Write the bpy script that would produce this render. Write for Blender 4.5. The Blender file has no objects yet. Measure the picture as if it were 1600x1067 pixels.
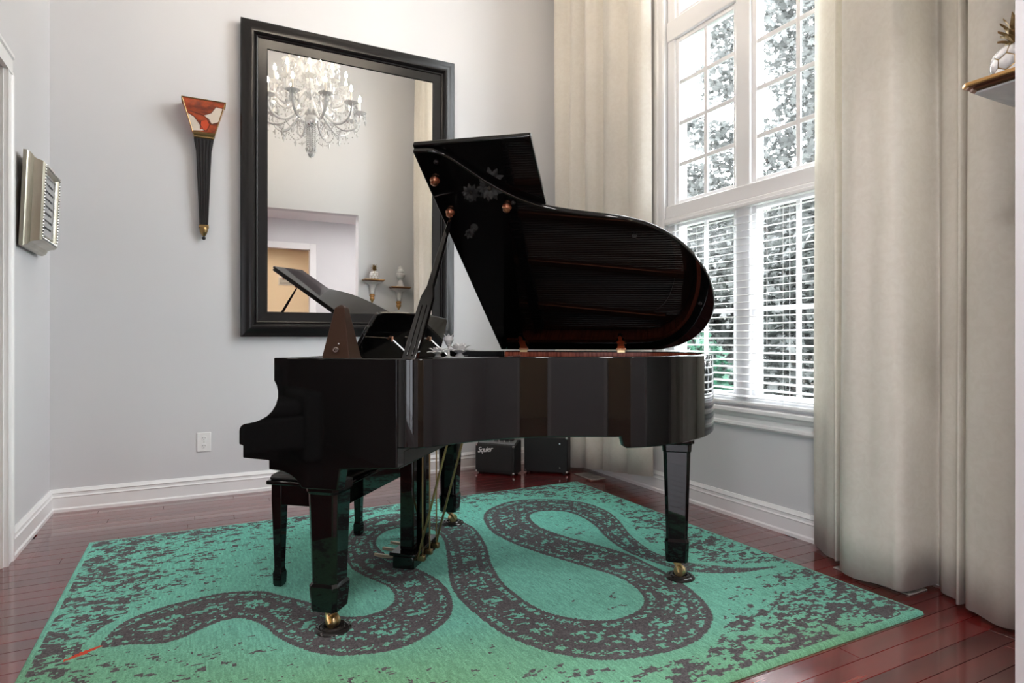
import bpy, bmesh, math, random
import numpy as np
from mathutils import Vector, Matrix, noise as mnoise

random.seed(7)
rng = np.random.default_rng(11)
PI = math.pi
SC = bpy.context.scene
COL = SC.collection

# ------------------------------------------------------------------ camera, world, exposure
FPX, CXP, CYP = 957.0, 800.0, 530.0
EYE = 1.05
YAW = math.atan(490 / 957)
cd = bpy.data.cameras.new('camera'); cam = bpy.data.objects.new('camera', cd); COL.objects.link(cam)
cd.sensor_width = 36.0; cd.lens = FPX / 1600 * 36.0
cd.shift_y = -(533.5 - CYP) / 1600
cd.clip_start = 0.02; cd.clip_end = 200
cam.location = (0, 0, EYE); cam.rotation_euler = (PI / 2, 0, -YAW)
SC.camera = cam

world = bpy.data.worlds.new('world'); SC.world = world; world.use_nodes = True
wn = world.node_tree.nodes; wbg = wn['Background']
wbg.inputs[0].default_value = (0.93, 0.965, 1.0, 1); wbg.inputs[1].default_value = 11.0

SC.view_settings.view_transform = 'Standard'; SC.view_settings.look = 'None'
SC.view_settings.gamma = 1.0; SC.view_settings.use_curve_mapping = False
SC.view_settings.exposure = 1.20
SC.cycles.max_bounces = 12; SC.cycles.diffuse_bounces = 5; SC.cycles.glossy_bounces = 6
SC.cycles.transmission_bounces = 6; SC.cycles.transparent_max_bounces = 16
SC.cycles.caustics_reflective = False; SC.cycles.caustics_refractive = False
SC.cycles.sample_clamp_indirect = 6.0

# sky portal in the window opening (guides sampling only, emits nothing itself)
pl = bpy.data.lights.new('window_portal', 'AREA'); pl.shape = 'RECTANGLE'; pl.size = 4.2; pl.size_y = 1.5
pl.cycles.is_portal = True
po = bpy.data.objects.new('window_portal', pl); COL.objects.link(po)
po.location = (3.04, 2.62, 2.75); po.rotation_euler = (0, PI / 2, 0)

pl2 = bpy.data.lights.new('fill_window_portal', 'AREA'); pl2.shape = 'RECTANGLE'; pl2.size = 4.4; pl2.size_y = 2.45; pl2.cycles.is_portal = True
po2 = bpy.data.objects.new('fill_window_portal', pl2); COL.objects.link(po2); po2.location = (-2.5, -1.32, 1.375); po2.rotation_euler = (PI / 2, 0, 0)  # sampling portal for the added hall fill window

# ------------------------------------------------------------------ room dimensions
XL, XR, YB, YN = -0.80, 2.83, 4.57, 0.83      # left, right, back and near wall faces
ZC = 5.4                                        # two-storey ceiling

# ------------------------------------------------------------------ materials
MATS = {}
def mat(name, col=(.8, .8, .8), rough=.5, metal=0.0, spec=.5, coat=0.0, coat_r=.03, trans=0.0, ior=1.45, emit=None, es=0.0, sheen=0.0):
    m = bpy.data.materials.new(name); m.use_nodes = True
    b = m.node_tree.nodes['Principled BSDF']
    b.inputs['Base Color'].default_value = (*col, 1); b.inputs['Roughness'].default_value = rough
    b.inputs['Metallic'].default_value = metal; b.inputs['Specular IOR Level'].default_value = spec
    b.inputs['Coat Weight'].default_value = coat; b.inputs['Coat Roughness'].default_value = coat_r
    b.inputs['Transmission Weight'].default_value = trans; b.inputs['IOR'].default_value = ior
    b.inputs['Sheen Weight'].default_value = sheen
    if emit: b.inputs['Emission Color'].default_value = (*emit, 1); b.inputs['Emission Strength'].default_value = es
    MATS[name] = m
    return m
def nd(m, t, **kw):
    n = m.node_tree.nodes.new(t)
    for k, v in kw.items(): setattr(n, k, v)
    return n
def ln(m, a, b): m.node_tree.links.new(a, b)
def bsdf(m): return m.node_tree.nodes['Principled BSDF']
def ramp(m, stops):
    r = nd(m, 'ShaderNodeValToRGB'); e = r.color_ramp.elements
    while len(e) < len(stops): e.new(0.5)
    for i, (p, c) in enumerate(stops): e[i].position = p; e[i].color = (*c, 1)
    return r
def bump(m, scale, strength, dist=.002, detail=4, coords='Object', stretch=(1, 1, 1)):
    tc = nd(m, 'ShaderNodeTexCoord'); mp = nd(m, 'ShaderNodeMapping'); mp.inputs['Scale'].default_value = stretch
    nz = nd(m, 'ShaderNodeTexNoise'); nz.inputs['Scale'].default_value = scale; nz.inputs['Detail'].default_value = detail
    bp = nd(m, 'ShaderNodeBump'); bp.inputs['Strength'].default_value = strength; bp.inputs['Distance'].default_value = dist
    ln(m, tc.outputs[coords], mp.inputs[0]); ln(m, mp.outputs[0], nz.inputs['Vector']); ln(m, nz.outputs[0], bp.inputs['Height'])
    ln(m, bp.outputs[0], bsdf(m).inputs['Normal'])
    return nz
def mottled(m, c1, c2, scale, stretch=(1, 1, 1), detail=5, lo=.35, hi=.65):
    tc = nd(m, 'ShaderNodeTexCoord'); mp = nd(m, 'ShaderNodeMapping'); mp.inputs['Scale'].default_value = stretch
    nz = nd(m, 'ShaderNodeTexNoise'); nz.inputs['Scale'].default_value = scale; nz.inputs['Detail'].default_value = detail
    r = ramp(m, [(lo, c1), (hi, c2)])
    ln(m, tc.outputs['Object'], mp.inputs[0]); ln(m, mp.outputs[0], nz.inputs['Vector']); ln(m, nz.outputs[0], r.inputs[0])
    ln(m, r.outputs[0], bsdf(m).inputs['Base Color'])

bump(mat('wall', (.645, .645, .665), .55, spec=.3), 180, .06)
bump(mat('ceiling', (.82, .82, .82), .8), 90, .1)
mat('trim', (.83, .83, .835), .28)
mat('vinyl', (.86, .86, .87), .35)
bump(mat('mauve_wall', (.40, .34, .345), .6), 160, .05)
bump(mat('warm_wall', (.80, .70, .57), .6), 160, .05)
mat('subfloor', (.012, .005, .005), .6)
# lacquered cherry planks: colour changes from plank to plank
m = mat('plank', rough=.2, coat=.9, coat_r=.09)
oi = nd(m, 'ShaderNodeObjectInfo'); tc = nd(m, 'ShaderNodeTexCoord'); mp = nd(m, 'ShaderNodeMapping'); mp.inputs['Scale'].default_value = (1.2, 16, 6)
ad = nd(m, 'ShaderNodeVectorMath', operation='ADD'); ml = nd(m, 'ShaderNodeVectorMath', operation='SCALE'); ml.inputs['Scale'].default_value = 37
cb = nd(m, 'ShaderNodeCombineXYZ')
ln(m, oi.outputs['Random'], cb.inputs[0]); ln(m, oi.outputs['Random'], cb.inputs[1]); ln(m, cb.outputs[0], ml.inputs[0])
ln(m, tc.outputs['Object'], mp.inputs[0]); ln(m, mp.outputs[0], ad.inputs[0]); ln(m, ml.outputs[0], ad.inputs[1])
nz = nd(m, 'ShaderNodeTexNoise'); nz.inputs['Scale'].default_value = 2.4; nz.inputs['Detail'].default_value = 6; nz.inputs['Distortion'].default_value = 1.1
ln(m, ad.outputs[0], nz.inputs['Vector'])
r1 = ramp(m, [(.3, (.060, .0055, .0065)), (.55, (.140, .012, .012)), (.75, (.20, .024, .018))]); ln(m, nz.outputs[0], r1.inputs[0])
r2 = ramp(m, [(0, (.62, .62, .66)), (.5, (.95, .93, .93)), (1, (1.3, 1.22, 1.15))]); ln(m, oi.outputs['Random'], r2.inputs[0])
mx = nd(m, 'ShaderNodeMix', data_type='RGBA', blend_type='MULTIPLY'); mx.inputs[0].default_value = 1
ln(m, r1.outputs[0], mx.inputs[6]); ln(m, r2.outputs[0], mx.inputs[7]); ln(m, mx.outputs[2], bsdf(m).inputs['Base Color'])
bp = nd(m, 'ShaderNodeBump'); bp.inputs['Strength'].default_value = .05; bp.inputs['Distance'].default_value = .001
ln(m, nz.outputs[0], bp.inputs['Height']); ln(m, bp.outputs[0], bsdf(m).inputs['Normal'])

mat('piano_black', (.0035, .0034, .0035), .035, spec=.5)
mat('piano_satin', (.012, .011, .011), .28)
m = mat('mahogany', rough=.2, coat=.5); mottled(m, (.18, .03, .016), (.38, .085, .042), 9, (14, 14, .8))
m = mat('spruce', rough=.35); mottled(m, (.10, .035, .018), (.16, .06, .03), 5, (1, 26, 1))
mat('iron_gold', (.30, .10, .05), .35, metal=.85)
mat('brass', (.78, .58, .32), .3, metal=1)
mat('pedal_brass', (.90, .80, .60), .38, metal=.8)
mat('aged_brass', (.34, .24, .12), .32, metal=1)
mat('copper', (.55, .27, .16), .3, metal=1)
mat('steel', (.62, .61, .6), .25, metal=1)
mat('chrome', (.8, .8, .8), .1, metal=1)
mat('felt', (.03, .16, .10), .9, sheen=.3)
mat('leather', (.010, .010, .010), .35)
mat('cup', (.02, .018, .017), .12)
mat('walnut', (.036, .016, .009), .4, spec=.25)
mat('dark_wood', (.012, .009, .008), .3, coat=.3)
mat('white_gloss', (.8, .8, .8), .2)
mat('frame_black', (.008, .0072, .0075), .27, spec=.45)
mat('frame_edge', (.010, .009, .009), .4)
m = mat('mirror_glass', (.93, .94, .93), 0.0, metal=1)
mat('iron_black', (.018, .017, .018), .45)
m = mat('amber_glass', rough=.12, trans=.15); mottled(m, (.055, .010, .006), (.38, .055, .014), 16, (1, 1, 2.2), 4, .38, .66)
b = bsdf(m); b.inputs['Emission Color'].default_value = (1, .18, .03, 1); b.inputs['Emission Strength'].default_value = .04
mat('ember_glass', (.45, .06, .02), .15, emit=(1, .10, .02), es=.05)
mat('cream_glass', (.72, .62, .52), .15)
m = mat('champagne', rough=.28, metal=.85); mottled(m, (.33, .31, .25), (.50, .47, .39), 7, (1, 1, .3))
m = mat('silver_leaf', (.5, .49, .47), .25, metal=1); bump(m, 60, .5, .004)
m = mat('printed_page', rough=.3); mottled(m, (.35, .36, .38), (.46, .47, .49), 3)
mat('ink', (.03, .03, .035), .6)
mat('plastic_white', (.80, .80, .80), .3)
mat('slot_dark', (.03, .03, .03), .6)
bump(mat('tolex', (.014, .014, .015), .5), 420, .5, .001)
bump(mat('grille_cloth', (.022, .022, .023), .8), 600, .6, .001)
mat('panel_grey', (.35, .36, .37), .3, metal=.6)
mat('gold_leaf', (.60, .34, .14), .33, metal=1)
mat('copper_dark', (.16, .07, .045), .3, metal=1)
mat('gold_dark', (.30, .20, .09), .38, metal=1)
m = mat('porcelain', (.78, .755, .75), .15, coat=.4)
m = mat('plaster', rough=.6); mottled(m, (.60, .60, .62), (.75, .74, .74), 14)
mat('vent_metal', (.42, .40, .38), .4, metal=.5)
m = mat('crystal', (.96, .96, .97), .05, trans=.35, ior=1.5, spec=1.0)
m = mat('crystal_bright', (.95, .95, .96), .06, trans=.22, ior=1.55, spec=1.0)
mat('bulb', (1, .8, .55), .3, emit=(1, .86, .69), es=108.0)
mat('candle', (.85, .8, .72), .4)
mat('fill_lamp', (.9, .9, .9), .5, emit=(1, .96, .93), es=60.0)  # glow of the added ceiling fill lights in the hall
mat('fill_lamp_soft', (.9, .9, .9), .5, emit=(1, .92, .85), es=16.0)  # weaker glow of the added side-room fill lights
mat('lamp_warm', (.9, .85, .8), .5, emit=(1, .84, .64), es=70.0)
mat('blind', (.84, .84, .85), .4)
mat('cord', (.8, .8, .8), .7)
mat('bark', (.07, .06, .055), .9)
# curtain: cream woven cloth that lets daylight glow through
m = mat('curtain', rough=.75, sheen=.15)
tc = nd(m, 'ShaderNodeTexCoord'); nz = nd(m, 'ShaderNodeTexNoise'); nz.inputs['Scale'].default_value = 26; nz.inputs['Detail'].default_value = 7; nz.inputs['Distortion'].default_value = 1.4
ln(m, tc.outputs['Object'], nz.inputs['Vector'])
r = ramp(m, [(.38, (.845, .805, .745)), (.62, (.90, .865, .81))]); ln(m, nz.outputs[0], r.inputs[0]); ln(m, r.outputs[0], bsdf(m).inputs['Base Color'])
bp = nd(m, 'ShaderNodeBump'); bp.inputs['Strength'].default_value = .25; bp.inputs['Distance'].default_value = .003
ln(m, nz.outputs[0], bp.inputs['Height']); ln(m, bp.outputs[0], bsdf(m).inputs['Normal'])
tl_ = nd(m, 'ShaderNodeBsdfTranslucent'); tl_.inputs[0].default_value = (.92, .89, .80, 1)
ms = nd(m, 'ShaderNodeMixShader'); ms.inputs[0].default_value = .34
out = m.node_tree.nodes['Material Output']
ln(m, bsdf(m).outputs[0], ms.inputs[1]); ln(m, tl_.outputs[0], ms.inputs[2]); ln(m, ms.outputs[0], out.inputs[0])
# window glass: thin clear sheet
m = mat('pane'); out = m.node_tree.nodes['Material Output']
tr = nd(m, 'ShaderNodeBsdfTransparent'); tr.inputs[0].default_value = (.96, .97, .965, 1)
gl = nd(m, 'ShaderNodeBsdfGlossy'); gl.inputs['Roughness'].default_value = .01
lw = nd(m, 'ShaderNodeLayerWeight'); lw.inputs[0].default_value = .5; pw5 = nd(m, 'ShaderNodeMath', operation='POWER'); pw5.inputs[1].default_value = 4.0; ln(m, lw.outputs['Facing'], pw5.inputs[0])
fr = nd(m, 'ShaderNodeMath', operation='MULTIPLY_ADD'); fr.inputs[1].default_value = .6; fr.inputs[2].default_value = .03; ln(m, pw5.outputs[0], fr.inputs[0])
ms = nd(m, 'ShaderNodeMixShader'); ln(m, fr.outputs[0], ms.inputs[0]); ln(m, tr.outputs[0], ms.inputs[1]); ln(m, gl.outputs[0], ms.inputs[2]); ln(m, ms.outputs[0], out.inputs[0])
m2 = m.copy(); m2.name = 'fill_pane'; MATS['fill_pane'] = m2  # darker copy that dims the added hall fill window
for n_ in m2.node_tree.nodes:
    if n_.type == 'BSDF_TRANSPARENT': n_.inputs[0].default_value = (.46, .46, .47, 1)
# leaves
def leafmat(name, c1, c2, tr_c, tw):
    m = mat(name, rough=.5); mottled(m, c1, c2, 3.5, detail=3)
    t = nd(m, 'ShaderNodeBsdfTranslucent'); t.inputs[0].default_value = (*tr_c, 1)
    s = nd(m, 'ShaderNodeMixShader'); s.inputs[0].default_value = tw; o = m.node_tree.nodes['Material Output']
    ln(m, bsdf(m).outputs[0], s.inputs[1]); ln(m, t.outputs[0], s.inputs[2]); ln(m, s.outputs[0], o.inputs[0])
leafmat('maple_leaf', (.065, .068, .067), (.135, .140, .138), (.10, .105, .102), .4)
leafmat('shrub_leaf', (.006, .045, .024), (.016, .085, .048), (.02, .08, .045), .3)
leafmat('grey_leaf', (.026, .029, .028), (.055, .060, .058), (.035, .04, .037), .3)
m = mat('lawn', rough=.9); mottled(m, (.05, .07, .05), (.10, .12, .09), 3)
m = mat('sofa_cloth', rough=.9); mottled(m, (.22, .22, .23), (.30, .30, .31), 40)
mat('lamp_shade', (.8, .76, .7), .8, emit=(1, .82, .6), es=2.2)
# rug: colours come from the knots (face attribute), pile from fine noise
m = mat('rug_wool', rough=.95, spec=.1, sheen=.12)
at = nd(m, 'ShaderNodeAttribute'); at.attribute_name = 'knot'
tc = nd(m, 'ShaderNodeTexCoord'); nz = nd(m, 'ShaderNodeTexNoise'); nz.inputs['Scale'].default_value = 260; nz.inputs['Detail'].default_value = 3
ln(m, tc.outputs['Object'], nz.inputs['Vector'])
r = ramp(m, [(.3, (.72, .72, .72)), (.7, (1.25, 1.25, 1.25))]); ln(m, nz.outputs[0], r.inputs[0])
mx = nd(m, 'ShaderNodeMix', data_type='RGBA', blend_type='MULTIPLY'); mx.inputs[0].default_value = 1
ln(m, at.outputs['Color'], mx.inputs[6]); ln(m, r.outputs[0], mx.inputs[7]); ln(m, mx.outputs[2], bsdf(m).inputs['Base Color'])
bp = nd(m, 'ShaderNodeBump'); bp.inputs['Strength'].default_value = .7; bp.inputs['Distance'].default_value = .004
ln(m, nz.outputs[0], bp.inputs['Height']); ln(m, bp.outputs[0], bsdf(m).inputs['Normal'])

# ------------------------------------------------------------------ mesh helpers
def V(*a): return np.array(a, float)
class MB:
    """collects polygons for ONE mesh object"""
    def __init__(s): s.v = []; s.f = []; s.m = []
    def add(s, verts, faces, mi=0):
        o = len(s.v); s.v += [tuple(map(float, p)) for p in verts]; s.f += [tuple(i + o for i in f) for f in faces]; s.m += [mi] * len(faces)
        return s
    def box(s, x0, x1, y0, y1, z0, z1, mi=0):
        v = [(x0, y0, z0), (x1, y0, z0), (x1, y1, z0), (x0, y1, z0), (x0, y0, z1), (x1, y0, z1), (x1, y1, z1), (x0, y1, z1)]
        return s.add(v, [(0, 3, 2, 1), (4, 5, 6, 7), (0, 1, 5, 4), (1, 2, 6, 5), (2, 3, 7, 6), (3, 0, 4, 7)], mi)
    def prism(s, pts, fn, t0, t1, mi=0):
        """extrude the polygon pts (2-D) between t0 and t1; fn(a, b, t) -> xyz"""
        n = len(pts)
        v = [fn(a, b, t0) for a, b in pts] + [fn(a, b, t1) for a, b in pts]
        f = [tuple(range(n))[::-1], tuple(range(n, 2 * n))] + [(i, (i + 1) % n, n + (i + 1) % n, n + i) for i in range(n)]
        return s.add(v, f, mi)
    def loft(s, rings, closed=True, cap=True, mi=0):
        n = len(rings[0]); v = [p for r in rings for p in r]; f = []
        for k in range(len(rings) - 1):
            for i in range(n if closed else n - 1):
                j = (i + 1) % n
                f.append((k * n + i, k * n + j, (k + 1) * n + j, (k + 1) * n + i))
        if cap and closed:
            f.append(tuple(range(n))[::-1]); f.append(tuple(range((len(rings) - 1) * n, len(rings) * n)))
        return s.add(v, f, mi)
    def lathe(s, prof, n=24, c=(0, 0, 0), a0=0, a1=2 * PI, mi=0, cap=True):
        """prof = [(r, z)...] around the z axis through c"""
        full = abs(a1 - a0 - 2 * PI) < 1e-6
        k = n if full else n + 1
        rings = [[(c[0] + r * math.cos(a0 + (a1 - a0) * i / n), c[1] + r * math.sin(a0 + (a1 - a0) * i / n), c[2] + z) for i in range(k)] for r, z in prof]
        return s.loft(rings, full, cap, mi)
    def tube(s, pts, r, n=8, mi=0, cap=True):
        pts = [V(*p) for p in pts]; rs = r if hasattr(r, '__len__') else [r] * len(pts)
        rings = []; up = None
        for i, p in enumerate(pts):
            t = pts[min(i + 1, len(pts) - 1)] - pts[max(i - 1, 0)]; t = t / (np.linalg.norm(t) + 1e-12)
            if up is None: up = V(0, 0, 1) if abs(t[2]) < .9 else V(1, 0, 0)
            a = np.cross(t, up); a /= np.linalg.norm(a) + 1e-12; b2 = np.cross(a, t); up = b2
            rings.append([p + rs[i] * (a * math.cos(2 * PI * k / n) + b2 * math.sin(2 * PI * k / n)) for k in range(n)])
        return s.loft(rings, True, cap, mi)
    def ball(s, c, r, n=10, m=6, mi=0):
        rr = r if hasattr(r, '__len__') else (r, r, r)
        rings = [[(c[0] + rr[0] * math.sin(PI * k / m) * math.cos(2 * PI * i / n), c[1] + rr[1] * math.sin(PI * k / m) * math.sin(2 * PI * i / n), c[2] - rr[2] * math.cos(PI * k / m)) for i in range(n)]
                 for k in [.04] + list(range(1, m)) + [m - .04]]
        return s.loft(rings, True, True, mi)
    def mesh(s, name, mats, smooth=True, ang=35):
        me = bpy.data.meshes.new(name); me.from_pydata(s.v, [], s.f); me.update()
        bm = bmesh.new(); bm.from_mesh(me); bmesh.ops.recalc_face_normals(bm, faces=bm.faces); bm.to_mesh(me); bm.free()
        for mm in (mats if isinstance(mats, (list, tuple)) else [mats]): me.materials.append(MATS[mm])
        if len(s.m) == len(me.polygons): me.polygons.foreach_set('material_index', s.m)
        if smooth:
            me.polygons.foreach_set('use_smooth', [True] * len(me.polygons)); me.set_sharp_from_angle(angle=math.radians(ang))
        return me
    def build(s, name, mats, parent=None, bevel=0, seg=2, smooth=True, ang=35, label=None):
        return link(name, s.mesh(name, mats, smooth, ang), parent, bevel, seg, label)
def link(name, me, parent=None, bevel=0, seg=2, label=None):
    o = bpy.data.objects.new(name, me); COL.objects.link(o)
    if parent is not None: o.parent = parent
    if bevel:
        b = o.modifiers.new('edge', 'BEVEL'); b.width = bevel; b.segments = seg; b.limit_method = 'ANGLE'; b.angle_limit = math.radians(40); b.harden_normals = False
    if label: o['label'] = label
    return o
def tag(o, label=None, cat=None, group=None, kind=None):
    if label: o['label'] = label
    if cat: o['category'] = cat
    if group: o['group'] = group
    if kind: o['kind'] = kind
    return o
def thing(name, label, cat, loc=(0, 0, 0), rotz=0, group=None):
    o = bpy.data.objects.new(name, None); COL.objects.link(o); o.empty_display_size = .1
    o.location = loc; o.rotation_euler = (0, 0, rotz)
    return tag(o, label, cat, group)
def struct(o, label=None): return tag(o, label, None, None, 'structure')
def sempty(name, label, loc=(0, 0, 0)):
    o = bpy.data.objects.new(name, None); COL.objects.link(o); o.location = loc; o.empty_display_size = .1
    return struct(o, label)
def bspline(pts, n, closed=False):
    """uniform cubic B-spline with the points as control polygon, ends clamped"""
    p = [V(*q) for q in pts]; p = [p[0] * 2 - p[1]] + p + [p[-1] * 2 - p[-2]]
    outp = []
    segs = len(p) - 3
    for i in range(n):
        t = i / (n - 1) * segs; k = min(int(t), segs - 1); u = t - k
        w = ((1 - u) ** 3 / 6, (3 * u ** 3 - 6 * u * u + 4) / 6, (-3 * u ** 3 + 3 * u * u + 3 * u + 1) / 6, u ** 3 / 6)
        outp.append(sum(w[j] * p[k + j] for j in range(4)))
    return np.array(outp)
def catmull(pts, per):
    p = [V(*q) for q in pts]; p = [p[0] * 2 - p[1]] + p + [p[-1] * 2 - p[-2]]; outp = []
    for k in range(1, len(p) - 2):
        for i in range(per):
            u = i / per; a, b, c, d = p[k - 1], p[k], p[k + 1], p[k + 2]
            outp.append(.5 * (2 * b + (c - a) * u + (2 * a - 5 * b + 4 * c - d) * u * u + (3 * b - a - 3 * c + d) * u ** 3))
    outp.append(p[-2]); return np.array(outp)
def offset2(c, d):
    """offset an open 2-D polyline sideways (to its left for d > 0)"""
    t = np.gradient(c, axis=0); t /= np.linalg.norm(t, axis=1)[:, None] + 1e-9
    return c + d * np.stack([-t[:, 1], t[:, 0]], 1)

# ================================================================== STRUCTURE
# floor: dark subfloor carrying single cherry planks that run along the back wall
fl = MB().box(-5.0, 3.0, -4.0, 4.75, -.05, -.014).build('floor', 'subfloor', smooth=False)
struct(fl, 'glossy dark cherry wood plank floor')
PWD = .083; row = 0; y = -.06
pmesh = {}
while y < YB - .01:
    y1 = min(y + PWD, YB)
    x = XL - random.uniform(.0, .9)
    while x < XR:
        L = random.choice([.75, .95, 1.15, 1.35, 1.55]); xa, xb = max(x, XL), min(x + L, XR)
        if xb - xa > .05:
            key = (round(xb - xa, 3), round(y1 - y, 3))
            if key not in pmesh:
                w_, l_ = (y1 - y) / 2 - .0007, (xb - xa) / 2 - .0007; c_ = .0009
                q = MB()
                q.loft([[(-l_, -w_, -.012), (l_, -w_, -.012), (l_, w_, -.012), (-l_, w_, -.012)], [(-l_, -w_, -c_), (l_, -w_, -c_), (l_, w_, -c_), (-l_, w_, -c_)],
                        [(-l_ + c_, -w_ + c_, 0), (l_ - c_, -w_ + c_, 0), (l_ - c_, w_ - c_, 0), (-l_ + c_, w_ - c_, 0)]])
                pmesh[key] = q.mesh('plank', 'plank', smooth=False)
            o = link('plank', pmesh[key], fl); o.location = ((xa + xb) / 2, (y + y1) / 2, 0)
        x += L
    y = y1
# hall and side-room boards beyond the room (out of view, seen only as shine)
MB().box(-5.0, XR + .1, -4.0, -.06, -.014, 0).build('hall_boards', 'plank', fl, smooth=False)
MB().box(-5.0, XL, -.06, 4.75, -.014, 0).build('side_room_boards', 'plank', fl, smooth=False)

struct(MB().box(XL - .15, XR + .15, YB, YB + .15, 0, ZC).build('wall_back', 'wall', smooth=False), 'pale grey wall behind the piano')
# left wall with a wide doorway (Y 1.1 .. 3.55, 2.3 m high)
DY0, DY1, DZ = 1.15, 3.575, 2.30
q = MB().box(XL - .15, XL, DY1, YB, 0, ZC).box(XL - .15, XL, DY0, DY1, DZ, ZC).box(XL - .15, XL, YN - .15, DY0, 0, ZC)
struct(q.build('wall_left', 'wall', smooth=False), 'pale grey wall with the silver picture')
# near wall with the opening the photograph looks through
OX0, OX1, OZ = -.62, 1.91, 2.64
q = MB().box(OX1, XR, YN - .16, YN, 0, ZC).box(OX0, OX1, YN - .16, YN, OZ, ZC).box(XL, OX0, YN - .16, YN, 0, ZC)
struct(q.build('wall_front', 'wall', smooth=False), 'pale grey wall carrying the two bracket shelves')
# right wall with the window opening
s0 = 2.87 / 2.815
WY0, WY1, WZ0, WZ1 = 1.86, 3.235, .645, 4.75
q = MB().box(XR, XR + .16, WY1, YB, 0, ZC).box(XR, XR + .16, YN - .16, WY0, 0, ZC).box(XR, XR + .16, WY0, WY1, 0, WZ0).box(XR, XR + .16, WY0, WY1, WZ1, ZC)
struct(q.build('wall_right', 'wall', smooth=False), 'pale grey window wall')
struct(MB().box(XL - .15, XR + .16, YN - .16, YB + .15, ZC, ZC + .1).build('ceiling', 'ceiling', smooth=False), 'high white ceiling')
# hall and side room shell around the camera
HZ = 2.85
q = MB().box(-5.0, -4.7, -1.3, -1.2, 0, HZ).box(-4.7, -.3, -1.3, -1.2, 0, .15).box(-4.7, -.3, -1.3, -1.2, 2.6, HZ).box(-.3, .55, -1.3, -1.2, 0, HZ).box(1.60, 3.0, -1.3, -1.2, 0, HZ).box(.55, 1.60, -1.3, -1.2, 2.38, HZ)
struct(q.build('wall_hall_back', 'wall', smooth=False), 'hall wall with a doorway into a warm room')
struct(MB().box(-5.0, XL - .15, YN - .16, YN, 0, HZ).build('wall_light_block', 'mauve_wall', smooth=False), 'added mauve partition shading the side room from hall light')  # unseen partition added to keep hall light out of the side room
struct(MB().box(2.9, 3.0, -1.2, YN - .16, 0, HZ).build('wall_hall_right', 'wall', smooth=False), 'side wall of the hall')
struct(MB().box(-5.1, -5.0, -1.3, 4.75, 0, HZ).build('wall_side_room', 'mauve_wall', smooth=False), 'mauve wall of the side room')
struct(MB().box(-5.0, XL - .15, 4.65, 4.75, 0, HZ).build('wall_side_room_back', 'mauve_wall', smooth=False), 'mauve back wall of the side room')
q = MB().box(-5.0, XL - .15, -1.3, 4.75, HZ, HZ + .1).box(XL - .15, 3.0, -1.3, YN - .16, HZ, HZ + .1)
struct(q.build('ceiling_hall', 'ceiling', smooth=False), 'low white ceiling of the hall')
# warm room beyond the hall
q = MB().box(-.6, 2.9, -4.0, -3.9, 0, 2.7).box(-.7, -.6, -4.0, -1.3, 0, 2.7).box(2.9, 3.0, -4.0, -1.3, 0, 2.7)
struct(q.build('wall_warm_room', 'warm_wall', smooth=False), 'cream walls of the lamp-lit room seen in the mirror')
struct(MB().box(-.7, 3.0, -4.0, -1.3, 2.7, 2.8).build('ceiling_warm_room', 'ceiling', smooth=False), 'ceiling of the lamp-lit room')

# baseboards: moulded profile (depth, height)
BPROF = [(0, 0), (.022, 0), (.022, .018), (.016, .026), (.016, .086), (.019, .092), (.014, .10), (.013, .112), (.017, .118), (.009, .132), (.006, .139), (0, .139)]
struct(MB().prism(BPROF, lambda a, b, t: (t, YB - a, b), XL, XR).build('baseboard_back', 'trim', ang=25), 'white moulded baseboard along the back wall')
struct(MB().prism(BPROF, lambda a, b, t: (XL + a, t, b), 3.67, YB).build('baseboard_left', 'trim', ang=25), 'white moulded baseboard under the silver picture')
struct(MB().prism(BPROF, lambda a, b, t: (XR - a, t, b), YN, YB).build('baseboard_right', 'trim', ang=25), 'white moulded baseboard below the window')
struct(MB().prism(BPROF, lambda a, b, t: (t, YN + a, b), OX1 + .0, XR).build('baseboard_front', 'trim', ang=25), 'white baseboard on the bracket shelf wall')
# doorway casing in the left wall
CPROF = [(0, 0), (.020, 0), (.020, .012), (.015, .02), (.015, .075), (.022, .082), (.022, .098), (0, .098)]
t1 = sempty('trim_1', 'white casing of the doorway in the picture wall')
MB().prism(CPROF, lambda a, b, t: (XL + a, DY1 + b, t), 0, DZ).build('jamb_casing', 'trim', t1, ang=25)
MB().prism(CPROF, lambda a, b, t: (XL + a, t, DZ + b), DY0 - .098, DY1 + .098).build('head_casing', 'trim', t1, ang=25)
MB().prism(CPROF, lambda a, b, t: (XL + a, DY0 - b, t), 0, DZ).build('jamb_casing', 'trim', t1, ang=25)
MB().box(XL - .16, XL + .002, DY1 - .014, DY1 - .0005, 0, DZ - .001).build('jamb_liner', 'trim', t1, smooth=False)
# casing of the hall doorway (seen in the mirror)
t2 = sempty('trim_2', 'white casing round the doorway to the lamp-lit room')
for xa, xb in ((.45, .55), (1.60, 1.70)): MB().box(xa, xb, -1.2, -1.175, 0, 2.48).build('jamb_casing', 'trim', t2, .006)
MB().box(.55, 1.60, -1.2, -1.175, 2.38, 2.48).build('head_casing', 'trim', t2, .006)

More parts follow.
